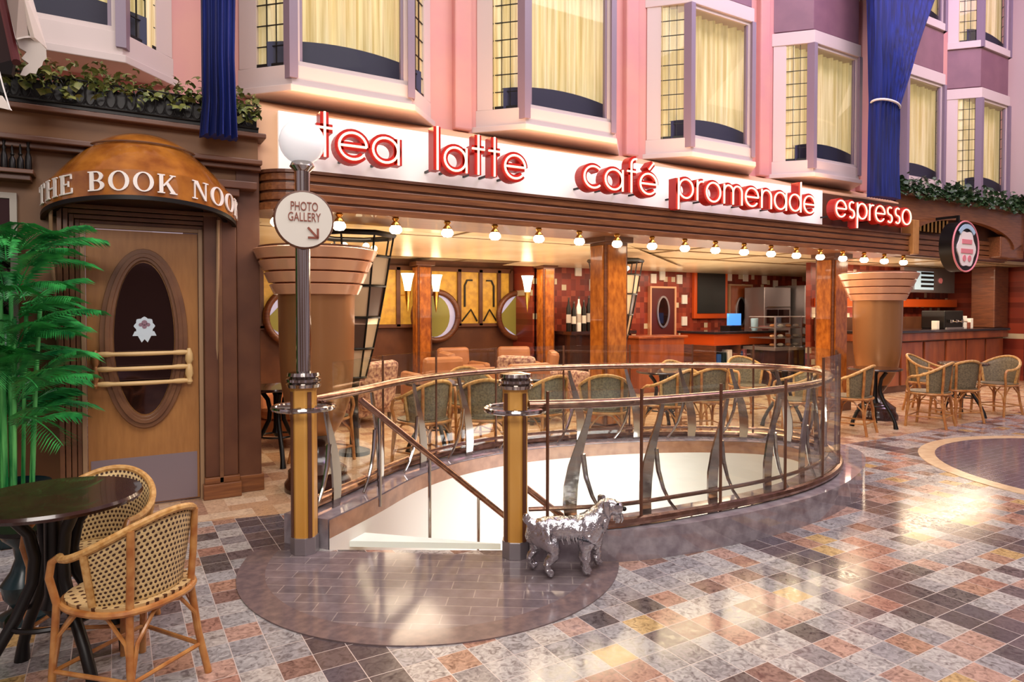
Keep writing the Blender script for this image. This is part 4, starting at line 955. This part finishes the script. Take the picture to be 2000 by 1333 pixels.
# ---------------------------------------------------------------- bar at the right
t=empty('bar_counter',(13.4,7.0,0),0,label='cherry wood panelled bar with dark stone top at the right',cat='bar')
MB().box(11.3,16.1,6.62,7.4,1.07,1.12).build('bar_top',M['granite'],t,world=True,bevel=.01)
MB().box(11.35,16.1,6.66,7.35,.93,1.07).build('apron',M['barwood'],t,world=True,bevel=.01)
MB().box(11.4,16.1,6.76,7.35,0,.93).build('carcass',M['panel_brown'],t,world=True)
for k in range(6): MB().box(11.45+k*.78,11.45+k*.78+.70,6.73,6.77,.12,.90).build('panel',M['barwood'],t,world=True,bevel=.01)
t=empty('espresso_machine',(14.2,6.95,1.12),0,label='black espresso machine with cup handles on the bar top',cat='coffee machine')
MB().box(13.85,14.55,6.8,7.25,1.12,1.48).build('body',M['dark'],t,world=True,bevel=.02)
q=MB()
for x in (14.0,14.2,14.4): q.lathe([(.03,0),(.035,.06)],10,(x,6.76,1.24)).tube([(x,6.76,1.27),(x,6.66,1.26)],.012,6)
q.build('group_head',M['steel'],t,True,True); MB().box(13.87,14.53,6.78,6.82,1.12,1.15).build('drip_tray',M['steelbrushed'],t,world=True)
for i,(x,c,h_) in enumerate(((13.65,'cream',.16),(14.7,'white',.25),(14.85,'redink',.12),(14.95,'white',.20))):
    tag(MB().box(x,x+.10,6.85,6.95,1.12,1.12+h_).build('carton',M[c],bevel=.006),('cream carton left of the espresso machine','tall white carton just right of the espresso machine','small brown carton between two white cartons on the bar','shorter white carton nearest the bar pillar')[i],'carton')
t=empty('menu_screen',(15.0,7.6,1.85),0,label='lit menu screen with pale bars hung above the bar',cat='screen')
MB().box(13.9,15.9,7.62,7.70,1.86,2.38).build('housing',M['steelbrushed'],t,world=True); MB().box(14.3,15.0,7.60,7.62,1.92,2.30).build('display',M['screen'],t,world=True)
q=MB()
for k in range(4): q.box(14.5,14.98,7.59,7.60,1.97+k*.09,2.0+k*.09+.02)
q.build('menu_lines',M['dark'],t,world=True); MB().prism(disc(15.3,2.12,.06,16),7.60,7.62,'XZ').build('badge',M['pinkink'],t,world=True); MB().box(14.9,14.94,7.65,7.69,2.38,2.40).build('hanger',M['dark'],t,world=True)
st_(MB().box(11.4,16.4,8.0,8.1,0,2.40),'wall_bar',M['redtile'])
tag(MB().box(11.5,16.3,7.75,8.0,1.55,1.72).build('wall_cabinet',M['orange'],bevel=.01),'orange wood wall ledge behind the bar','shelf')
tag(MB().box(11.5,16.3,7.8,7.995,0.9,1.35).build('back_cabinet',M['panel_brown'],bevel=.01),'dark back bar cabinet behind the bar','cabinet')
tag(MB().box(15.7,16.3,6.75,7.2,1.12,2.40).build('bar_pillar',M['wood'],bevel=.02),'dark brown wooden pillar standing on the right end of the bar','pillar')
# right-hand upper woodwork
t=empty('arched_fascia',(12.8,5.9,2.4),0,label='brown arched wooden fascia above the bar, right of the neon sign',cat='fascia')
poly=[(10.5,3.32),(10.5,2.75)]+[(12.7-1.75*math.cos(PI*k/20),2.62+.42*math.sin(PI*k/20)) for k in range(21)]+[(14.8,2.75),(14.8,3.32)]
q=MB(); 
top=3.32; A=poly[1:-1]
for a,b in zip(A,A[1:]): q.add([(a[0],5.9,a[1]),(b[0],5.9,b[1]),(b[0],5.9,top),(a[0],5.9,top),(a[0],6.0,a[1]),(b[0],6.0,b[1]),(b[0],6.0,top),(a[0],6.0,top)],[(0,1,2,3),(7,6,5,4),(0,4,5,1),(2,6,7,3)])
q.build('arch_board',M['wood_h'],t,world=True)
for k in range(4): MB().box(10.5,14.7,6.12,6.2,2.42+k*.09,2.42+k*.09+.075).build('slat',M['wood_h'],t,world=True,bevel=.006)
MB().box(10.5,14.7,6.16,6.25,2.40,3.1).build('back_board',M['panel_brown'],t,world=True)
MB().box(10.45,14.9,5.82,6.0,3.30,3.36).build('cornice',M['panel_brown'],t,world=True,bevel=.01)
MB().box(14.0,14.9,5.93,6.27,2.46,2.85).build('bracket_block',M['wood_h'],t,world=True,bevel=.02)
q=MB()
for k in range(9): q.box(11.3+k*.12,11.36+k*.12,6.02,6.12,2.8,3.05)
q.build('tassel_row',M['brass'],t,world=True)
tag(MB().box(10.5,14.9,5.86,6.1,3.36,3.42).build('planter_trough',M['dark']),'dark planter trough on the cornice above the bar','planter')
leaves('hedge_leaves',10.4,14.88,5.82,6.1,3.38,3.66,2600,.055,M['darkivy'],'dark green foliage row on the cornice above the bar',.15)
# oval emblem sign
t=empty('hanging_sign',(11.7,5.45,2.5),0,label='round black hanging sign with pink and white crest above the bar stools',cat='sign')
MB().prism(disc(11.7,2.51,.40,48),5.45,5.66,'XZ').build('drum',M['dark'],t,True,True)
MB().tube([(11.7+.40*math.cos(2*PI*k/48),5.45,2.51+.40*math.sin(2*PI*k/48)) for k in range(48)],.014,6,True).build('rim',M['pinkink'],t,True,True)
cr=[]
for k in range(36):
    a=2*PI*k/36; r=.27+.02*math.cos(6*a); cr.append((11.7+r*1.02*math.cos(a),2.47+r*1.05*math.sin(a)))
MB().prism(cr,5.435,5.45,'XZ').build('crest',M['white'],t,world=True)
q=MB(); q.ribbon([(11.7+.30*math.cos(R(a)),2.52+.31*math.sin(R(a))) for a in range(40,141,10)],.07,5.425,5.44).build('crest_arc',M['blueink'],t,world=True)
q=MB(); q.box(11.55,11.85,5.425,5.436,2.55,2.62).box(11.52,11.88,5.425,5.436,2.40,2.47)
q.prism(disc(11.62,2.32,.05,12),5.425,5.436,'XZ').prism(disc(11.78,2.32,.05,12),5.425,5.436,'XZ').build('crest_print',M['pinkink'],t,world=True)
MB().box(11.68,11.72,5.55,5.9,2.98,3.02).build('wall_bracket',M['dark'],t,world=True)
MB().box(11.68,11.72,5.55,5.59,2.88,2.98).build('hanger',M['dark'],t,world=True)
# ---------------------------------------------------------------- furniture
def rattan_chair(name,label,group,fine=True):
    t=empty(name,(0,0,0),0,label=label,cat='chair',group=group); n=44 if fine else 18
    # front of the chair is local +y ; tub back round the rear
    def ringp(a,r=1.0): return (.245*r*math.sin(a),-.235*r*math.cos(a)) # a=0 is rear
    A=R(122)
    def rimz(a): return .64+.18*math.cos(a*.74)**2 if abs(a)<A else .64
    q=MB(); vs=[]; uv=[]; rows=6
    for j in range(rows+1):
        for k in range(n+1):
            a=(-A+2*A*k/n)*.64; zt=rimz(a); zb=.415; v=j/rows; f=.86+.22*v; x,y=ringp(a,f); z=zb+(zt-zb)*v
            if abs(a)>R(100): pass
            vs.append((x,y,z)); uv.append((k/n,v))
    fs=[(j*(n+1)+k,j*(n+1)+k+1,(j+1)*(n+1)+k+1,(j+1)*(n+1)+k) for j in range(rows) for k in range(n)]
    o=q.add(vs,fs).build('woven_back',M['weave'] if fine else M['fweave'],t,True,uv=uv)
    so=o.modifiers.new('thick','SOLIDIFY'); so.thickness=.010
    # rim continuing down into the front legs
    pts=[]
    for k in range(n+1):
        a=-A+2*A*k/n; x,y=ringp(a,1.09); pts.append((x,y,rimz(a)+.006))
    MB().tube(pts,.017 if fine else .018,8).build('rim',M['rattanrim'],t,True)
    # seat
    sp=[]; 
    for k in range(32):
        a=2*PI*k/32; r=.235; sp.append((r*math.copysign(abs(math.sin(a))**.8,math.sin(a)),-r*math.copysign(abs(math.cos(a))**.8,math.cos(a))+.0))
    vs=[(x,y,.455) for x,y in sp]+[(x*.98,y*.98,.425) for x,y in sp]; uv=[(x*2+.5,y*2+.5) for x,y in sp]*2
    MB().add(vs,[tuple(range(32)),tuple(range(63,31,-1))]+[(i,(i+1)%32,32+(i+1)%32,32+i) for i in range(32)]).build('seat',M['seatweave'] if fine else M['fweave'],t,uv=uv)
    MB().tube([(x*1.03,y*1.03,.43) for x,y in sp],.015,8,True).build('seat_hoop',M['rattan'],t,True)
    for s in (-1,1):
        a=A*s; x,y=ringp(a,1.09)
        MB().tube([(x,y,.646),(x*1.03,y+.04,.62),(s*.235,y+.055,.55),(s*.225,.16,.44),(s*.225,.185,.2),(s*.23,.20,.0)],.016,10).build('leg',M['rattan'],t,True)
        a=R(38)*s; x,y=ringp(a,1.12)
        MB().tube([(x,y,rimz(a)),(x*.98,y*.97,.6),(x*.95,y*.9,.43),(s*.18,-.21,.2),(s*.20,-.25,.0)],.016,10).build('leg',M['rattan'],t,True)
    for s in (-1,1):
        a=A*.64*s; x,y=ringp(a,1.09); x0,y0=ringp(a,.88); MB().tube([(x,y,rimz(a)),((x+x0)/2,(y+y0)/2,(rimz(a)+.43)/2),(x0,y0,.43)],.017,8).build('edge_post',M['rattanrim'],t,True)
    lo=[(-.225,.185,.14),(.225,.185,.14),(.18,-.22,.14),(-.18,-.22,.14)]
    for i in range(4):
        MB().tube([lo[i],lo[(i+1)%4]],.010,8).build('stretcher',M['rattan'],t,True)
    def brace(p,q1): # curved A-shaped cane brace under the seat
        m=(Vector(p)+Vector(q1))/2; up=Vector((m.x,m.y,.42))
        return [p,(p[0]*.85+m.x*.15,p[1]*.85+m.y*.15,.30),(m.x*.6+p[0]*.4,m.y*.6+p[1]*.4,.40),tuple(up),(m.x*.6+q1[0]*.4,m.y*.6+q1[1]*.4,.40),(q1[0]*.85+m.x*.15,q1[1]*.85+m.y*.15,.30),q1]
    for i in range(4):
        MB().tube(brace(lo[i],lo[(i+1)%4]),.009,6).build('curved_brace',M['rattan'],t,True)
    return t
def cam2w(r,d): y=R(30.8); return (r*math.cos(y)+d*math.sin(y),-r*math.sin(y)+d*math.cos(y))
ch=rattan_chair('rattan_chair','woven rattan bistro chair in the foreground with its back to the viewer','bistro chairs at the front table')
x,y=1,1
ch.scale=(.88,)*3; ch.location=(.04,3.04,0); ch.rotation_euler=(0,0,R(39))
ch2=copy_tree(ch,(-.09,3.56,0),R(154),'woven rattan bistro chair behind the dark round table, facing the viewer')
CH0=ch; CH1=ch2
# dark round bistro table in front
def bistro_table(label,group=None,fine=True):
    t=empty('bistro_table',(0,0,0),0,label=label,cat='table',group=group)
    MB().lathe([(.0001,.72),(.29,.72),(.312,.725),(.318,.738),(.312,.75),(.0001,.752)],48 if fine else 24).build('tabletop',M['darkwood'],t,True)
    MB().lathe([(.14,.72),(.05,.70),(.035,.66),(.035,.35),(.05,.30),(.02,.26)],18).build('column',M['dark'],t,True)
    for k in range(4 if fine else 3):
        a=2*PI*k/(4 if fine else 3)+.5; c,s=math.cos(a),math.sin(a)
        pr=[(.15,.70),(.09,.62),(.07,.52),(.08,.42),(.14,.30),(.22,.18),(.27,.08),(.285,.0)]
        MB().tube([(r*c,r*s,z) for r,z in pr],[.022]*7+[.03],10).build('leg',M['dark'],t,True)
    MB().tube([(.16*math.cos(2*PI*k/24),.16*math.sin(2*PI*k/24),.27) for k in range(24)],.010,6,True).build('tie_ring',M['dark'],t,True)
    return t
tb=bistro_table('dark round bistro table in the left foreground')
tb.location=(*cam2w(-1.85,2.67),0)
# ornate dark pedestal at the very left edge
t=empty('cast_iron_pedestal',(*cam2w(-2.36,3.2),0),0,label='dark turned cast iron pedestal cut by the left edge under the table',cat='pedestal')
MB().lathe([(.11,0),(.11,.03),(.05,.06),(.09,.12),(.10,.18),(.06,.24),(.04,.30),(.05,.36),(.09,.40),(.10,.42)],20).build('turned_shaft',M['teal'],t,True)
MB().lathe([(.10,.42),(.12,.43),(.12,.45),(.001,.45)],20).build('top_plate',M['dark'],t,True)
# potted palm
px_,py_=cam2w(-3.22,4.25)
pp=empty('potted_palm',(px_,py_,0),0,label='tall green bamboo palm in a dark teal pot beside the book shop door',cat='plant')
MB().lathe([(.14,0),(.17,.04),(.20,.20),(.21,.34),(.23,.36),(.22,.38),(.19,.36),(.001,.34)],28).build('pot',M['teal'],pp,True)
random.seed(21)
for i in range(14):
    a=random.uniform(0,6.28); r=random.uniform(.02,.15); h_=random.uniform(.9,1.3)
    MB().tube([(r*math.cos(a),r*math.sin(a),.34),(r*1.2*math.cos(a),r*1.2*math.sin(a),.34+h_*.5),(r*1.5*math.cos(a),r*1.5*math.sin(a),.34+h_)],.012,8).build('stem',M['stem'],pp,True)
for i in range(100):
    a=random.uniform(0,6.28); z0=random.uniform(.72,1.98); L=random.uniform(.34,.60); el=random.uniform(.1,1.1); q=MB()
    b=Vector((.10*math.cos(a),.10*math.sin(a),z0)); dr=Vector((math.cos(a)*math.cos(el),math.sin(a)*math.cos(el),math.sin(el)))
    spine=[b+dr*(L*s)+Vector((0,0,-.38*L*s*s)) for s in (0,.15,.3,.45,.6,.75,.9,1)]
    q.tube(spine,[.006,.005,.005,.004,.004,.003,.003,.002],5)
    for s in range(1,25):
        f=s/25; k=f*7; i0=min(int(k),6); p=spine[i0].lerp(spine[i0+1],k-i0); tt=(spine[i0+1]-spine[i0]).normalized()
        side=tt.cross(Vector((0,0,1))).normalized()
        for sg in (-1,1):
            l=.17*(.45+math.sin(PI*f))*random.uniform(.8,1.1)*.8; d_=(side*sg*.8+tt*.65+Vector((0,0,-.12))).normalized(); wv=tt*.008
            q.add([p-wv*.4,p+d_*l*.4+wv+Vector((0,0,.006)),p+d_*l+Vector((0,0,-.05*l*4)),p+d_*l*.4-wv],[(0,1,2,3)])
    q.build('frond',M['palm'],pp)
# ---------------------------------------------------------------- cafe terrace furniture (one rattan chair kind, one table kind)
far=rattan_chair('rattan_chair','','bistro chairs on the cafe terrace',False)
ft=bistro_table('','bistro tables on the cafe terrace',False)
spots=[ # x,y,facing degrees (0 = facing into the cafe), label
 (7.70,4.85,15,'wicker bistro chair nearest the right end of the stairwell, its back to the viewer'),
 (9.0,4.60,12,'wicker bistro chair in front of the flared bronze column, right of the first terrace table'),
 (9.72,4.62,-25,'wicker bistro chair before the second terrace table at the right'),
 (10.85,4.62,80,'wicker bistro chair at the far right edge of the picture'),
 (10.3,5.3,190,'wicker bistro chair behind the second terrace table, facing out'),
 (6.85,5.0,50,'wicker bistro chair between the stairwell and the right burl column'),
 (2.55,5.95,15,'wicker bistro chair at the left of the terrace, near the left flared column'),
 (3.15,5.80,-25,'wicker bistro chair behind the railing just left of the right stair post'),
 (3.80,5.78,10,'wicker bistro chair seen just right of the right stair post'),
 (4.45,5.55,-35,'wicker bistro chair left of the middle burl column'),
 (5.35,5.55,20,'wicker bistro chair right of the middle burl column'),
 (6.0,5.6,-15,'wicker bistro chair behind the right half of the railing'),
 (6.25,6.2,180,'wicker bistro chair facing out between the burl columns'),
 (3.45,6.7,170,'wicker bistro chair facing out deeper in the cafe on the left'),
 (7.6,6.3,160,'wicker bistro chair facing out near the right burl column'),
 (1.75,6.6,-60,'wicker bistro chair inside the cafe behind the left flared column')]
for i,(x,y,a,lb) in enumerate(spots):
    c=far if i==0 else copy_tree(far)
    c.location=(x,y,0); c.rotation_euler=(0,0,R(a)); c['label']=lb
tabs=[(8.38,4.95,'dark bistro table right of the stairwell, before the right flared column'),(10.28,4.80,'dark bistro table at the far right of the terrace'),
 (2.85,6.35,'bistro table behind the railing on the left of the terrace'),(4.05,6.25,'bistro table left of the middle burl column'),(5.75,6.05,'bistro table right of the middle burl column'),(7.4,5.55,'bistro table near the right burl column'),(1.35,6.75,'bistro table inside the opening left of the lamp pole')]
for i,(x,y,lb) in enumerate(tabs):
    c=ft if i==0 else copy_tree(ft)
    c.location=(x,y,0); c['label']=lb
# lounge armchairs
def armchair(m,name,cat):
    t=empty(name,(0,0,0),0,label='',cat=cat)
    MB().box(-.34,.34,-.30,.34,.12,.30).build('base',M[m],t,bevel=.03); MB().box(-.25,.25,-.18,.36,.30,.44).build('seat_cushion',M[m],t,bevel=.05)
    q=MB().box(-.30,.30,-.36,-.20,.25,.88); q.xf(Matrix.Rotation(R(8),4,'X')).build('backrest',M[m],t,bevel=.06)
    for s in (-1,1): MB().box(min(s*.24,s*.37),max(s*.24,s*.37),-.30,.34,.14,.60).build('arm',M[m],t,bevel=.05)
    for x in (-.3,.3):
        for y in (-.28,.28): MB().lathe([(.02,0),(.028,.12)],10,(x,y,0)).build('leg',M['darkwood'],t,True)
    return t
ac=armchair('tan','armchair','armchair'); ac['group']='tan leather armchairs in the lounge'
for i,(x,y,a,lb) in enumerate([(3.95,8.9,0,'tan leather armchair below the left tulip sconces, its back to the viewer'),(4.85,9.42,-100,'tan leather armchair turned sideways below the big porthole'),(5.1,10.2,180,'tan leather armchair against the lounge wall below the etched panes'),
     (5.75,9.1,60,'tan leather armchair at the right of the lounge group'),(3.1,9.6,-60,'tan leather armchair at the left of the lounge beside the lattice lantern'),(1.75,7.7,140,'tan leather armchair seen left of the lamp pole'),(6.05,9.95,160,'tan leather armchair before the slim burl column at the red wall')]):
    c=ac if i==0 else copy_tree(ac)
    c.location=(x,y,0); c.rotation_euler=(0,0,R(a)); c['label']=lb
fc=armchair('floral','patterned_armchair','armchair'); fc.location=(6.15,8.0,0); fc.rotation_euler=(0,0,R(5)); fc['label']='pale armchair in dotted floral fabric left of the middle burl column'; fc['group']='floral armchairs'
c=copy_tree(fc,(5.30,8.40,0),R(-60),'floral armchair turned sideways beside the low tan bench'); 
c=copy_tree(fc,(2.75,8.6,0),R(30),'floral armchair behind the lattice lantern in the lounge')
t=empty('lounge_bench',(4.9,7.5,0),0,label='low tan leather bench behind the railing, left of the floral armchairs',cat='bench')
MB().box(4.55,5.2,7.2,7.7,.12,.46).build('seat',M['tan'],t,world=True,bevel=.04); MB().box(4.55,5.2,7.65,7.78,.30,.76).build('backrest',M['tan'],t,world=True,bevel=.04)
q=MB()
for x in (4.6,5.12):
    for y in (7.25,7.7): q.box(x,x+.04,y-.02,y+.02,0,.12)
q.build('feet',M['darkwood'],t,world=True)
# small counter left of the red wall
tag(MB().box(8.0,9.1,9.0,9.5,0,.98).box(7.95,9.15,8.95,9.55,.98,1.02).build('low_cabinet',M['barwood'],bevel=.01),'reddish wooden cabinet behind the floral armchair','cabinet')
# ---------------------------------------------------------------- white scalloped awning corner, top left
t=empty('market_awning',(*cam2w(-2.95,4.1),3.1),0,label='white scalloped awning corner with a maroon bar at the top left',cat='awning')
def cw(r,d,z): x,y=cam2w(r,d); return Vector((x,y,z))
def slab(P,th,nm,m):
    n=len(P); a=(P[1]-P[0]).cross(P[2]-P[0]).normalized()*th
    MB().add(list(P)+[p+a for p in P],[tuple(range(n)),tuple(range(2*n-1,n-1,-1))]+[(i,(i+1)%n,n+(i+1)%n,n+i) for i in range(n)]).build(nm,m,t,world=True)
def pz(x,y,d): return cw((x-1000)/1300*d,d,1.5+(605-y)/1300*d)
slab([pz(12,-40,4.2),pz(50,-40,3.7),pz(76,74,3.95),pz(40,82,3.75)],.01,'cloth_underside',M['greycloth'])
slab([pz(46,-40,3.7),pz(62,-40,4.45),pz(100,100,4.0),pz(76,78,3.9)],.02,'cloth_edge',M['cloth'])
val=[(40,80),(76,78),(98,100),(99,118),(92,124),(90,132),(82,138),(78,148),(66,146),(58,152),(47,150),(54,136),(64,128),(50,118),(60,106),(46,98)]
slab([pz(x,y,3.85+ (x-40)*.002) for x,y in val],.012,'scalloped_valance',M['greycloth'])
MB().tube([pz(5,-40,4.1),pz(40,126,3.75)],.022,8).build('frame_bar',M['maroon'],t,True,True)
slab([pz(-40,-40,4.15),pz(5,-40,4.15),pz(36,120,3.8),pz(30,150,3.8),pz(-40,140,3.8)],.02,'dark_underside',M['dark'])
t2=tag(empty('pennant',tuple(pz(10,200,3.7)),0),'pale cloth pennant on a cord at the left edge below the white awning','pennant'); t=t2
slab([pz(-30,185,3.7),pz(10,190,3.7),pz(28,218,3.7),pz(-30,205,3.7)],.01,'cloth',M['cloth'])
MB().tube([pz(3,130,3.72),pz(14,175,3.71),pz(26,216,3.7)],.004,5).build('cord',M['cord'],t2,True,True)

# ---------------------------------------------------------------- sub-parts: pieces fixed to a part hang under that part
SUB={'handle':'door','crest_print':'crest','crest_arc':'crest','menu_lines':'display','globe_fitter':'pole','collar_spoke':'ring_collar','seat_hoop':'seat','paper_label':'body','cap':'body','arrow':'sign_rim','hanger':'wall_bracket','drip_tray':'body','group_head':'body','etched_motif':'patterned_pane','green_pane':'porthole_pane','soil_liner':'tray','iron_loops':'iron_rail'}
bn=lambda o:o.name.split('.')[0]
for o in list(C.objects):
    if o.parent is None: 
        kids={}
        for c in o.children: kids.setdefault(bn(c),c)
        for c in list(o.children):
            p=SUB.get(bn(c))
            if p and p in kids and kids[p] is not c: c.parent=kids[p]
